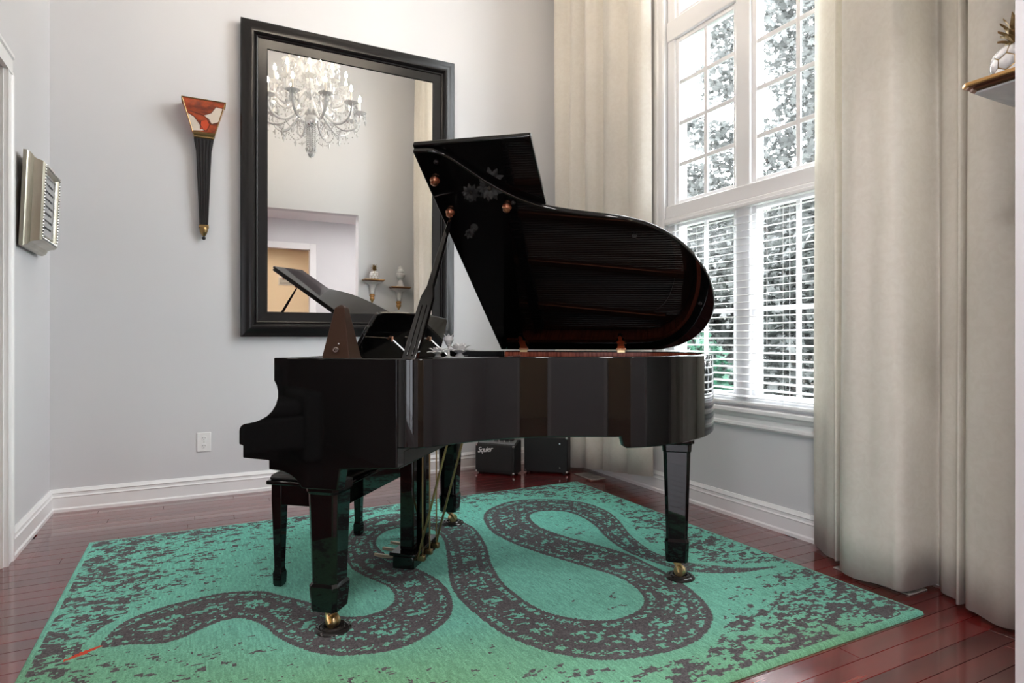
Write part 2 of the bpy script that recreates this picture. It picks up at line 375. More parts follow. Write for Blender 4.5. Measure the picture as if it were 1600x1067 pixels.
# ------------------------------------------------------------------ windows (one frame, three rows)
XF = XR + .02                 # face of the vinyl frame
def wy(Y): return Y * s0
def wz(Z): return 1.05 + (Z - 1.05) * s0
CEN = 2.585                    # middle of the mullion
def sash(parent, y0, y1, z0, z1, cols, zbars, stile=.035):
    q = MB()
    x0, x1 = XF + .012, XF + .055
    q.box(x0, x1, y0, y0 + stile, z0, z1).box(x0, x1, y1 - stile, y1, z0, z1).box(x0, x1, y0 + stile, y1 - stile, z0, z0 + stile).box(x0, x1, y0 + stile, y1 - stile, z1 - stile, z1)
    q.build('sash', 'vinyl', parent, .005)
    xi = XF + .03
    MB().box(xi, xi + .006, y0 + stile - .004, y1 - stile + .004, z0 + stile - .004, z1 - stile + .004).build('pane', 'pane', parent, smooth=False)
    ym = (y0 + y1) / 2
    MB().box(xi - .012, xi, ym - .014, ym + .014, z0 + stile, z1 - stile).build('muntin', 'vinyl', parent, .003)
    for zb in zbars:
        MB().box(xi - .0115, xi, y0 + stile, y1 - stile, zb - .0135, zb + .0135).build('muntin', 'vinyl', parent, .003)
ML, MR = CEN + .078, CEN - .078
rows = [('window_1', .70, 1.835, 'lower double window behind the white blind', [1.225]),
        ('window_2', 1.945, 3.07, 'upper double window with white grilles', [2.77, 2.495, 2.22]),
        ('window_3', 3.20, 4.68, 'topmost double window reaching out of view', [4.3, 3.95, 3.6])]
for nm, z0, z1, lab, bars in rows:
    w = sempty(nm, lab)
    sash(w, ML - .028, WY1 - .062, z0 + .0, z1, 2, bars); sash(w, WY0 + .062, MR + .028, z0, z1, 2, bars)
w = sempty('window_4', 'white frame that holds the three rows of window')
q = MB().box(XF, XF + .11, WY1 - .07, WY1, WZ0, WZ1).build('frame_side', 'vinyl', w, .006)
q = MB().box(XF, XF + .11, WY0, WY0 + .07, WZ0, WZ1).build('frame_side', 'vinyl', w, .006)
q = MB().box(XF - .006, XF + .11, CEN - .055, CEN + .055, .70, 4.68).build('mullion', 'vinyl', w, .008)
MB().box(XF - .035, XF + .11, WY0, WY1, 1.835, 1.862).box(XF - .020, XF + .11, WY0, WY1, 1.862, 1.95).build('transom', 'vinyl', w, .007)
MB().box(XF - .012, XF + .11, WY0, WY1, 3.065, 3.20).build('transom', 'vinyl', w, .007)
MB().box(XF, XF + .11, WY0, WY1, WZ0, .705).build('frame_bottom', 'vinyl', w, .006)
MB().box(XF, XF + .11, WY0, WY1, 4.675, WZ1).build('frame_top', 'vinyl', w, .006)
# casing on the wall and moulded sill
t3 = sempty('trim_3', 'white casing and moulded sill round the tall window')
q = MB()
CP2 = [(0, 0), (.012, 0), (.018, .012), (.018, .05), (.026, .06), (.026, .085), (0, .085)]
MB().prism(CP2, lambda a, b, t: (XR - a, WY1 + b, t), WZ0, WZ1 + .085).build('side_casing', 'trim', t3, ang=25)
MB().prism(CP2, lambda a, b, t: (XR - a, WY0 - b, t), WZ0, WZ1 + .085).build('side_casing', 'trim', t3, ang=25)
SPROF = [(0, .655), (.05, .655), (.056, .650), (.056, .632), (.050, .626), (.040, .622), (.034, .606), (.022, .596), (.022, .572), (.030, .566), (.030, .552), (.020, .54), (0, .535)]
MB().prism(SPROF, lambda a, b, t: (XR + .03 - a if a == 0 else XR - a, t, b), WY0 - .10, WY1 + .10).build('sill', 'trim', t3, ang=25)

# hall window added behind the camera to let in frontal fill light
w = sempty('fill_window', 'tall hall window added to fill the piano room with light')
for k in range(4):
    xa, xb = -4.7 + k * 1.1, -3.6 + k * 1.1
    MB().box(xa, xa + .05, -1.29, -1.21, .15, 2.6).box(xb - .05, xb, -1.29, -1.21, .15, 2.6).box(xa + .05, xb - .05, -1.29, -1.21, .15, .21).box(xa + .05, xb - .05, -1.29, -1.21, 2.54, 2.6).build('sash', 'vinyl', w, .005)
    MB().box(xa + .045, xb - .045, -1.255, -1.249, .205, 2.545).build('pane', 'fill_pane', w, smooth=False)

# ------------------------------------------------------------------ venetian blind across both lower units
bl = thing('venetian_blind', 'white wooden venetian blind across the lower windows', 'blind', (XR - .008, 0, .66))
BY0, BY1 = WY0 + .01, WY1 - .02
MB().box(-.022, .022, BY0, BY1, 1.155, 1.178).build('head_rail', 'blind', bl, .004)
MB().box(-.022, .022, BY0, BY1, .012, .03).build('bottom_rail', 'blind', bl, .004)
nsl = 26
sm = MB(); pr = [(-.024, 0), (-.012, .0022), (0, .003), (.012, .0022), (.024, 0), (.024, -.0022), (0, .0005), (-.024, -.0022)]
ta = math.radians(7)
sm.prism([(a * math.cos(ta) - b * math.sin(ta), a * math.sin(ta) + b * math.cos(ta)) for a, b in pr], lambda a, b, t: (a, t, b), BY0 + .004, BY1 - .004)
sme = sm.mesh('slat', 'blind', ang=50)
for i in range(nsl):
    o = link('slat', sme, bl); o.location = (0, 0, .062 + i * .0418)
for yy in (BY0 + .16, CEN - .32, CEN + .32, BY1 - .16):
    for dx in (-.026, .026): MB().tube([(dx, yy, .02), (dx, yy, 1.16)], .0011, 5).build('ladder_cord', 'cord', bl)
MB().tube([(-.032, CEN - .22, .35), (-.032, CEN - .22, 1.15)], .0018, 6).build('pull_cord', 'cord', bl)

# ------------------------------------------------------------------ outdoors
def leaf_cloud(n, sampler, size, seed):
    """maple-like leaves: lobed outline polygons, folded a little along the middle"""
    r = np.random.default_rng(seed)
    base = np.array([(0, -.5, 0), (.16, -.22, .03), (.42, -.30, .05), (.34, -.02, .05), (.52, .20, .06), (.22, .22, .03), (0, .56, 0), (-.22, .22, .03), (-.52, .20, .06), (-.34, -.02, .05), (-.42, -.30, .05), (-.16, -.22, .03)])
    k = len(base); vs = np.empty((n, k, 3))
    for i in range(n):
        p = sampler(r); s = size * r.uniform(.65, 1.35)
        e = Matrix.Rotation(r.uniform(0, 2 * PI), 3, 'Z') @ Matrix.Rotation(r.normal(0, .75) + .5, 3, 'X') @ Matrix.Rotation(r.uniform(0, 2 * PI), 3, 'Z')
        vs[i] = base * s @ np.array(e).T + p
    me = bpy.data.meshes.new('leaves')
    me.vertices.add(n * k); me.vertices.foreach_set('co', vs.ravel())
    me.loops.add(n * k); me.loops.foreach_set('vertex_index', np.arange(n * k, dtype=np.int32))
    me.polygons.add(n); me.polygons.foreach_set('loop_start', np.arange(0, n * k, k, dtype=np.int32))
    me.update(); me.validate()
    return me
def clumps(cs):
    cs = np.array(cs, float); w_ = (cs[:, 3] * cs[:, 4] * cs[:, 5]) ** .75; w_ /= w_.sum()
    def smp(r):
        c = cs[r.choice(len(cs), p=w_)]; d = r.normal(size=3); d /= np.linalg.norm(d)
        return c[:3] + d * r.uniform(.25, 1) ** .6 * c[3:6]
    return smp
def tree(name, label, base, trunk, limbs, cl, n, size, lm, seed, group=None, cat='tree'):
    t = thing(name, label, cat, base, 0, group)
    b0 = V(*base)
    if trunk:
        q = MB().tube([(0, 0, 0), (.04, .03, trunk * .4), (-.03, .05, trunk * .75), (.05, 0, trunk)], [.16, .13, .10, .07], 8)
        for lb in limbs:
            e = V(*lb) - b0; q.tube([(0, .02, trunk * .55), tuple(e * .5 + V(0, 0, trunk * .32)), tuple(e)], [.06, .035, .012], 6)
        q.build('trunk', 'bark', t)
    me = leaf_cloud(n, clumps([(c[0] - base[0], c[1] - base[1], c[2] - base[2], *c[3:]) for c in cl]), size, seed)
    me.materials.append(MATS[lm]); o = link('foliage', me, t); o['kind'] = 'stuff'
    return t
struct(MB().box(3.0, 30, -8, 30, -.6, -.45).build('ground', 'lawn', smooth=False), 'lawn outside the window')
tree('maple_tree', 'broad maple filling the upper panes of the tall window', (8.0, 6.0, -.45), 4.2, [(7.6, 7.6, 3.6), (7.7, 7.2, 5.2), (8, 5.0, 6), (8.2, 6.2, 7)],
     [(7.6, 5.6, 5.6, .9, .85, 1.7), (7.8, 5.9, 3.6, .8, .9, 1.1), (7.6, 7.15, 6.4, .5, .42, .9), (7.5, 7.25, 5.3, .4, .40, .5), (7.5, 7.35, 4.35, .45, .50, .25), (7.6, 7.85, 3.35, .6, .85, .40), (7.6, 8.05, 4.72, .4, .38, .16), (7.6, 8.05, 3.85, .4, .42, .30),
      (7.6, 7.15, 3.6, .5, .5, .6), (7.8, 8.3, 2.4, .7, .9, .7), (7.9, 7.0, 2.4, .7, .9, .7), (7.9, 5.6, 2.3, .8, .9, .8), (7.2, 4.9, 4.6, .7, .6, 2.4), (7.9, 6.4, 7.6, .8, .8, .8)],
     20000, .105, 'maple_leaf', 3)
tree('leafy_shrub', 'dim grey-green shrub behind the right half of the blind', (6.5, 5.0, -.45), 1.2, [(6.5, 5.3, 1.4)],
     [(6.4, 4.95, .7, .5, .6, 1.0), (6.5, 4.6, 1.7, .5, .6, .8), (6.5, 5.15, 1.7, .5, .45, .6)], 3600, .12, 'grey_leaf', 4, cat='shrub')
tree('leafy_shrub', 'green shrub behind the blind next to the piano tail', (5.4, 5.6, -.45), 1.0, [(5.4, 5.8, .9)],
     [(5.4, 5.55, .40, .35, .42, .75), (5.4, 6.1, -.1, .35, .45, .45)], 1900, .09, 'shrub_leaf', 5, cat='shrub')
tree('leafy_hedge', 'tall dim hedge closing the garden behind the shrubs', (10.5, 8.0, -.45), 0, [],
     [(10.5, y_, z_, .5, 1.1, 1.0) for y_ in (-1.5, .5, 2.5, 4.5, 6.5, 8, 9.5, 11, 12.5) for z_ in (.3, 1.6, 3.0)], 27000, .22, 'grey_leaf', 6, cat='hedge')

# ================================================================== PIANO (local axes: x = keyboard to tail, y = treble to bass, z up)
PX, PY, PROT = .42, 2.257, -math.atan2(.655, .756)
RT, RB = .985, .685            # rim top and bottom
piano = thing('grand_piano', 'glossy black baby grand piano with its lid propped open', 'piano', (PX, PY, 0), PROT)
def pw(l, w, z):
    c, s_ = math.cos(PROT), math.sin(PROT)
    return (PX + l * c - w * s_, PY + l * s_ + w * c, z)
OUT = [(.29, -.085), (.345, -.083), (.392, -.055), (.445, .015), (.50, .085), (.57, .157), (.65, .218), (.74, .262), (.85, .293), (.95, .316), (1.035, .342), (1.11, .38), (1.18, .437), (1.245, .515),
       (1.305, .615), (1.352, .73), (1.382, .86), (1.392, .99), (1.372, 1.11), (1.33, 1.22), (1.26, 1.31), (1.16, 1.362), (1.05, 1.374), (.9, 1.374), (.7, 1.374), (.5, 1.374), (.31, 1.374)]
rc = bspline(OUT, 220)
TH = .042
ri = offset2(rc, TH)
arc = np.concatenate([[0], np.cumsum(np.linalg.norm(np.diff(rc, axis=0), axis=1))])
a_step = arc[np.argmin(np.abs(rc[:60, 0] - .4))] if False else arc[next(i for i in range(len(rc)) if rc[i, 0] > 1.005)]
a_end = arc[next(i for i in range(len(rc)) if rc[i, 1] > 1.36 and rc[i, 0] < 1.0)]
def zb(a):
    s1 = min(max((a - a_step) / .022, 0), 1); s2 = min(max((a_end - a) / .022, 0), 1)
    k = min(s1, s2); return RB - .042 * math.sqrt(max(0, 1 - (1 - k) ** 2))
q = MB(); B = .004
zz = [zb(a) for a in arc]
ro2 = offset2(rc, B); ri2 = offset2(rc, TH - B)
q.loft([[(*p, RT - B) for p in rc], [(*p, z + B) for p, z in zip(rc, zz)]], closed=False)
q.loft([[(*p, RT - B) for p in rc], [(*offset2(rc, B * .3)[i], RT - B * .3) for i, p in enumerate(rc)], [(*p, RT) for p in ro2]], closed=False)
q.loft([[(*p, RT) for p in ro2], [(*p, RT) for p in ri2]], closed=False)
q.loft([[(*p, RT) for p in ri2], [(*p, RT - B) for p in ri], [(*p, z) for p, z in zip(ri, zz)]], closed=False)
q.loft([[(*p, z + B) for p, z in zip(rc, zz)], [(*p, z) for p, z in zip(ro2, zz)], [(*p, z) for p, z in zip(ri, zz)]], closed=False)
me = q.mesh('rim', 'piano_black', ang=180)
link('rim', me, piano)
# inner rim of striped mahogany
ri_a, ri_b = offset2(rc, TH - .001), offset2(rc, TH + .018)
q = MB(); q.loft([[(*p, .976) for p in ri_a], [(*p, .980) for p in ri_a], [(*p, .980) for p in ri_b], [(*p, .78) for p in ri_b]], closed=False)
q.build('inner_rim', 'mahogany', piano, ang=50, label='striped reddish mahogany inner rim')
# treble and bass case sides with the curved cheek
arc_c = [(-.14 - .0 + .0, .86)]
SIDE = [(-.170, RT), (.30, RT), (.30, .617), (.09, .603), (.078, .53), (-.058, .53), (-.066, .541), (-.083, .560), (-.105, .575), (-.135, .586), (-.19, .590), (-.19, .622), (-.296, .626), (-.296, .670), (-.312, .674), (-.312, .722)]
SIDE += [(-.310, .732), (-.303, .742), (-.29, .748), (-.27, .751), (-.245, .757), (-.222, .766), (-.198, .779), (-.178, .797), (-.163, .82), (-.155, .845), (-.155, .868), (-.160, .888), (-.170, .905)]
for w0, w1 in ((-.085, -.030), (1.319, 1.374)):
    MB().prism(SIDE, lambda a, b, t: (a, t, b), w0, w1).build('case_side', 'piano_black', piano, .004, 3, ang=30)
# keybed, key slip, key blocks, fallboard (closed), name board, music shelf
MB().box(-.285, .30, -.03, 1.319, .615, .668).build('keybed', 'piano_satin', piano, .004)
MB().box(-.300, -.278, -.03, 1.319, .640, .715).build('key_slip', 'piano_black', piano, .004)
FB = [(-.275, .715), (-.275, .735), (-.262, .744), (-.20, .752), (-.15, .768), (-.13, .80), (-.125, .925), (-.105, .925), (-.105, .79), (-.13, .75), (-.19, .725)]
MB().prism(FB, lambda a, b, t: (a, t, b), -.028, 1.317).build('fallboard', 'piano_black', piano, .003, ang=30)
MB().box(-.155, .155, -.028, 1.317, .945, .962).build('music_shelf', 'piano_black', piano, .003)
MB().box(-.165, -.14, -.028, 1.317, .925, .984).build('front_rail', 'piano_black', piano, .004)
# block under the keybed and the beams below the soundboard
MB().box(.235, .299, -.07, 1.36, .612, .69).build('belly_rail', 'piano_black', piano, .003)
for k, (x0, y0, x1, y1) in enumerate([(.32, .95, 1.15, .80), (.32, .55, .95, .72), (.32, 1.15, 1.1, 1.15)]):
    d = V(x1 - x0, y1 - y0); d /= np.linalg.norm(d); n_ = V(-d[1], d[0]) * .04
    MB().prism([(x0 + n_[0], y0 + n_[1]), (x1 + n_[0], y1 + n_[1]), (x1 - n_[0], y1 - n_[1]), (x0 - n_[0], y0 - n_[1])], lambda a, b, t: (a, b, t), .69, .77).build('beam', 'piano_satin', piano, .003)
# soundboard, iron plate with struts, strings, dampers
inner = offset2(rc, TH + .01)
poly = [(.17, .03)] + [tuple(p) for p in inner[6:-2]] + [(.17, 1.32)]
MB().prism(poly, lambda a, b, t: (a, b, t), .775, .785).build('soundboard', 'spruce', piano, ang=30)
pl_in = offset2(rc, TH + .03); pl_o2 = offset2(rc, TH + .12)
q = MB(); q.loft([[(*p, .86) for p in pl_in[12:-4]], [(*p, .875) for p in pl_in[12:-4]], [(*p, .865) for p in pl_o2[12:-4]], [(*p, .855) for p in pl_o2[12:-4]]], closed=False)
plate = q.build('iron_plate', 'iron_gold', piano, ang=40)
MB().box(.16, .32, .04, 1.31, .850, .868).build('pin_block', 'iron_gold', plate, .004)
for (x0, y0, x1, y1) in [(.32, .16, .56, .30), (.32, .50, .95, .48), (.32, .60, 1.22, .72), (.32, .86, 1.27, .98), (.32, 1.12, 1.18, 1.22)]:
    d = V(x1 - x0, y1 - y0); d /= np.linalg.norm(d); n_ = V(-d[1], d[0]) * .016
    MB().prism([(x0 + n_[0], y0 + n_[1]), (x1 + n_[0], y1 + n_[1]), (x1 - n_[0], y1 - n_[1]), (x0 - n_[0], y0 - n_[1])], lambda a, b, t: (a, b, t), .868, .918).build('strut', 'iron_gold', plate, .006)
q = MB()
for i in range(96):
    w_ = .08 + i * .0125
    k = int(np.argmin(np.abs(pl_in[:150, 1] - w_))); xe = pl_in[k, 0] - .05 if w_ < 1.2 else 1.15
    q.tube([(.30, w_, .885), (max(xe, .42), w_ + .02, .885)], .0011, 3)
o = q.build('strings', 'steel', piano, smooth=False); o['kind'] = 'stuff'
q = MB()
for i in range(66): q.box(.36 + .0016 * i, .41 + .0016 * i, .30 + i * .0148, .309 + i * .0148, .89, .93)
o = q.build('dampers', 'piano_satin', piano, smooth=False); o['kind'] = 'stuff'
q = MB()
for i in range(72):
    for j in range(3): q.box(.20 + j * .03, .206 + j * .03, .09 + i * .0166, .096 + i * .0166, .868, .895)
o = q.build('tuning_pins', 'steel', piano, smooth=False); o['kind'] = 'stuff'

# lid, opened 30.5 degrees about the bass side
HW, HZL = 1.374, .9905
lo = offset2(rc, -.010)
lid_pts = [(.272, -.095)] + [tuple(p) for p in lo[4:] if p[0] > .272 and p[1] < HW - .001] + [(1.0, HW), (.272, HW)]
q = MB().prism([(a, b - HW) for a, b in lid_pts], lambda a, b, t: (a, b, t), 0, .022)
lid = q.build('lid', 'piano_black', piano, .006, 3, ang=30)
lid.location = (0, HW, HZL); lid.rotation_euler = (math.radians(-30.5), 0, 0)
fp = MB().box(.268, .712, -1.475, .002, .026, .047).build('lid_flap', 'piano_black', piano, .005, 3)
fp.location = lid.location; fp.rotation_euler = lid.rotation_euler
for l_, d_ in ((.312, 1.323), (.319, 1.143), (.561, 1.155)):
    q = MB().lathe([(.0, 0), (.019, 0), (.019, -.004), (.013, -.008), (.010, -.012), (.014, -.016), (.014, -.02), (.004, -.026), (0, -.027)], 18, (l_, -d_, 0)); q.build('lid_stud', 'copper', lid, ang=50)
for l_, d_ in ((.347, 1.414), (.592, 1.178), (1.05, .95), (1.33, .45)):
    MB().lathe([(0, 0), (.009, 0), (.009, -.006), (.006, -.009), (0, -.009)], 12, (l_, -d_, 0)).build('bumper', 'piano_satin', lid)
# felt-like hinge line and copper hinges on the bass side
for hl in (.415, .947):
    h_ = MB().box(hl - .02, hl + .02, 1.326, 1.331, .955, .992).build('hinge', 'brass', piano, .001)
    MB().tube([(hl - .026, 1.330, .996), (hl + .026, 1.330, .996)], .006, 10).build('hinge_pin', 'copper', h_)
    th = math.radians(30.5)
    q = MB()
    def hp(a, d_): return (hl + a, HW - .03 - d_ * math.cos(th) - .004 * math.sin(th), HZL + .012 + d_ * math.sin(th) - .002)
    pts = [(-.022, 0), (.022, 0), (.016, .05), (.02, .075), (.008, .09), (.011, .12), (0, .135), (-.011, .12), (-.008, .09), (-.02, .075), (-.016, .05)]
    q.add([hp(a, b) for a, b in pts] + [(x, y_ - .002, z - .003) for x, y_, z in [hp(a, b) for a, b in pts]],
          [tuple(range(11)), tuple(range(21, 10, -1))] + [(i, (i + 1) % 11, 11 + (i + 1) % 11, 11 + i) for i in range(11)])
    q.build('hinge_leaf', 'copper', h_)
# lid prop: slender stick with a wide slotted foot
b0, b1 = V(.325, -.045, .972), V(.320, HW - 1.143 * math.cos(math.radians(30.5)) + .004, HZL + 1.143 * math.sin(math.radians(30.5)) - .024)
dv = b1 - b0; LP = np.linalg.norm(dv); dv = dv / LP; sx = V(1, 0, 0); sy = np.cross(dv, sx); sy /= np.linalg.norm(sy)
def pr_ring(t, hw, ht): c = b0 + dv * t; return [c - sx * hw - sy * ht, c + sx * hw - sy * ht, c + sx * hw + sy * ht, c - sx * hw + sy * ht]
prop = MB().loft([pr_ring(0, .026, .011), pr_ring(.30 * LP, .025, .011), pr_ring(.40 * LP, .024, .011), pr_ring(.47 * LP, .013, .010), pr_ring(.75 * LP, .011, .009), pr_ring(.97 * LP, .007, .006), pr_ring(LP, .004, .004)]).build('lid_prop', 'piano_black', piano, .003, ang=30)
q = MB()
for s_ in (-1, 1):
    q.loft([[c + sx * s_ * .009 + sx * dx - sy * (.011 + .004 * dy) for dx, dy in ((-.003, 0), (.003, 0), (.003, 1), (-.003, 1))] for c in (b0 + dv * .02, b0 + dv * .34 * LP)])
q.build('slot_rib', 'piano_black', prop, .001)

# music desk: arched panel leaning back, with two folding stays
dk = []
for i in range(41):
    t = i / 40; w_ = .245 + t * .86; u = abs(2 * t - 1)
    top = .224 - .014 * u ** 2 - .055 * (1 - math.sqrt(max(0, 1 - (max(0, u - .90) / .10) ** 2)))
    dk.append((w_, top))
dk = [(.165, 0), (.185, .02), (.205, .06), (.222, .11), (.234, .15)] + dk + [(1.116, .15), (1.128, .11), (1.145, .06), (1.165, .02), (1.185, 0)]
lean = math.radians(22)
desk = MB().prism(dk, lambda a, b, t: (-.035 + b * math.sin(lean) + t * math.cos(lean), a, .964 + b * math.cos(lean) - t * math.sin(lean)), 0, .016).build('music_desk', 'piano_black', piano, .003, 3, ang=50)
for w_ in (.47, .92):
    q = MB().tube([(.0 + .075 * math.sin(lean) - .005, w_, .964 + .085), (.118, w_ + .0, .968)], .0045, 8); q.build('desk_stay', 'steel', desk)
    MB().box(.020, .030, w_ - .005, w_ + .005, 1.040, 1.062).build('stay_hinge', 'copper', desk, .002)
MB().box(-.05, .15, .20, 1.15, .9615, .9645).build('desk_slide', 'piano_black', piano, .001)

# legs with brass casters, standing in cups
def leg_ring(h, c, z, cx, cy): return [(cx + a, cy + b, z) for a, b in ((-h, -h + c), (-h + c, -h), (h - c, -h), (h, -h + c), (h, h - c), (h - c, h), (-h + c, h), (-h, h - c))]
def make_leg(cx, cy, ztop, cast_rot):
    prof = [(.064, ztop), (.064, ztop - .03), (.058, ztop - .04), (.048, .19), (.056, .178), (.056, .165), (.050, .09), (.046, .088)]
    if ztop > .6: prof = [(.088, ztop), (.088, ztop - .028), (.072, ztop - .032), (.072, ztop - .05), (.062, ztop - .055), (.060, ztop - .085)] + prof[2:][:0] + [(.057, ztop - .09), (.045, .19), (.051, .178), (.051, .165), (.046, .09), (.043, .088)]
    lg = MB().loft([leg_ring(h, h * .24, z, cx, cy) for h, z in prof]).build('leg', 'piano_black', piano, .002, ang=25)
    c_, s_ = math.cos(cast_rot), math.sin(cast_rot)
    q = MB()
    # fork
    q.lathe([(0, .09), (.026, .09), (.026, .083), (.016, .078), (.014, .07), (0, .07)], 16, (cx, cy, 0))
    for sd in (-1, 1):
        nx, ny = -s_ * sd * .021, c_ * sd * .021
        q.tube([(cx + nx * .6, cy + ny * .6, .078), (cx + nx + c_ * .012, cy + ny + s_ * .012, .055), (cx + nx + c_ * .018, cy + ny + s_ * .018, .04)], [.007, .006, .006], 6)
    q.build('caster_fork', 'brass', lg)
    q = MB(); ax = V(-s_, c_, 0); ct = V(cx + c_ * .016, cy + s_ * .016, .043)
    rings = []
    for k, (t, r) in enumerate(((-.017, .012), (-.017, .021), (-.012, .0235), (-.003, .0235), (-.001, .019), (.001, .019), (.003, .0235), (.012, .0235), (.017, .021), (.017, .012))):
        e1 = V(0, 0, 1); e2 = V(c_, s_, 0)
        rings.append([ct + ax * t + r * (e1 * math.cos(2 * PI * i / 20) + e2 * math.sin(2 * PI * i / 20)) for i in range(20)])
    q.loft(rings).build('caster_wheel', 'brass', lg, ang=40)
LEGS = [(0, 0, .545, -.3), (0, 1.283, .62, .8), (1.221, .792, .655, -.5)]
for lx, ly, zt, cr in LEGS: make_leg(lx, ly, zt, cr)
MB().box(-.075, .085, 1.215, 1.36, .53, .62).build('leg_block', 'piano_black', piano, .004)
MB().box(1.11, 1.33, .68, .92, .652, .70).build('leg_block', 'piano_satin', piano, .004)
cup_labels = ['round dark caster cup under the nearest piano leg', 'round dark caster cup under the piano leg beyond the pedals', 'round dark caster cup under the piano tail leg']
for (lx, ly, zt, cr), lb in zip(LEGS, cup_labels):
    x, y_, z_ = pw(lx + .016 * math.cos(cr), ly + .016 * math.sin(cr), .0125)
    q = MB().lathe([(0, 0), (.062, 0), (.064, .004), (.058, .011), (.048, .013), (.046, .010), (.040, .016), (.032, .016), (.028, .007), (0, .007)], 36)
    o = q.build('caster_cup', 'cup', ang=40); o.location = (x, y_, z_); tag(o, lb, 'caster cup', 'cups under the piano legs')

# lyre with pedals and brass stays
LX = .055
ly_ = MB().box(LX - .05, LX + .05, .515, .785, .040, .098).build('lyre_base', 'piano_black', piano, .006)
MB().box(LX - .062, LX + .062, .505, .795, .098, .112).build('lyre_cap', 'piano_black', ly_, .004)
for w_ in (.575, .725): MB().box(LX - .032, LX + .032, w_ - .022, w_ + .022, .112, .62).build('lyre_post', 'piano_black', ly_, .005)
MB().box(LX - .05, LX + .05, .53, .77, .585, .625).build('lyre_head', 'piano_black', ly_, .004)
for w_ in (.565, .65, .735):
    rings = []
    for t in np.linspace(0, 1, 12):
        xx = LX - .045 - t * .115; hw = .010 + .010 * math.sin(PI * min(1, t * 1.05)) ** 1 * (t > .15) * t; hw = hw if t < .97 else .008; zc = .075 - .004 * math.sin(t * PI)
        rings.append([(xx, w_ - hw, zc), (xx, w_ - hw * .6, zc + .007), (xx, w_ + hw * .6, zc + .007), (xx, w_ + hw, zc), (xx, w_ + hw * .6, zc - .004), (xx, w_ - hw * .6, zc - .004)])
    MB().loft(rings).build('pedal', 'pedal_brass', ly_, ang=60)
    MB().box(LX + .05, LX + .085, w_ - .012, w_ + .012, .068, .092).build('pedal_bracket', 'aged_brass', ly_, .003)
    MB().tube([(LX + .072, w_, .085), (LX + .072, w_, .625)], .0035, 8).build('pedal_rod', 'aged_brass', ly_)
for w_ in (.535, .765):
    MB().tube([(LX + .06, w_, .085), (.285, w_ - .02, .69)], .0055, 8).build('lyre_stay', 'aged_brass', ly_)

# ------------------------------------------------------------------ bench tucked under the keyboard
bench = thing('piano_bench', 'black piano bench with padded leather seat under the keyboard', 'bench', (*pw(-.27, .637, 0)[:2], .0138), PROT)
def brg(hw, z, cx, cy): return [(cx + a, cy + b, z) for a, b in ((-hw, -hw), (hw, -hw), (hw, hw), (-hw, hw))]
for sxx in (-1, 1):
    for syy in (-1, 1):
        cx, cy = sxx * .135, syy * .345
        MB().loft([brg(h, z, cx, cy) for h, z in ((.016, 0), (.020, .012), (.021, .055), (.017, .07), (.0165, .085), (.024, .36), (.024, .43))]).build('leg', 'piano_black', bench, .003)
q = MB().box(-.155, -.135, -.335, .335, .345, .43).box(.135, .155, -.335, .335, .345, .43).box(-.135, .135, -.365, -.345, .345, .43).box(-.135, .135, .345, .365, .345, .43)
q.build('apron', 'piano_black', bench, .003)
MB().box(-.175, .175, -.385, .385, .43, .448).build('seat_board', 'piano_black', bench, .006, 3)
rings = []
for k, z in ((1, .448), (1, .456), (.97, .468), (.88, .478), (.6, .485), (.2, .487)):
    a, b = .165 * k if k > .5 else .165 * k, .375 - .165 * (1 - k)
    rings.append([(max(-a, -a), -b, z), (a, -b, z), (a, b, z), (-a, b, z)])
MB().loft(rings).build('seat_pad', 'leather', bench, .008, 3)

# ------------------------------------------------------------------ things on the piano
x, y_, z_ = pw(-.028, .135, .9625)
mt = thing('metronome', 'dark brown pyramid metronome standing on the piano', 'metronome', (x, y_, z_), math.radians(-36))
def mring(h, z, ch=.18): return [(a, b, z) for a, b in ((-h, -h), (h, -h), (h, h), (-h, h))]
MB().loft([mring(.062, 0), mring(.062, .012), mring(.058, .016), mring(.054, .022), mring(.020, .205), mring(.018, .208), mring(.006, .218)]).build('body', 'walnut', mt, .002)
key = MB().tube([(.004, -.046, .048), (.004, -.060, .048)], .0032, 8).build('winding_key', 'chrome', mt)
rings = [[(.004 + (.009 + .003 * math.cos(u)) * math.cos(v), -.062 + .0025 * math.sin(u), .048 + (.0075 + .003 * math.cos(u)) * math.sin(v)) for u in np.linspace(0, 2 * PI, 7)[:-1]] for v in np.linspace(0, 2 * PI, 17)]
MB().loft(rings, True, False).build('key_loop', 'chrome', key)
MB().ball((.010, -.048, .070), .0042).build('stop_button', 'chrome', mt)
MB().box(.0625, .064, -.035, .005, .002, .010).build('maker_plate', 'white_gloss', mt)

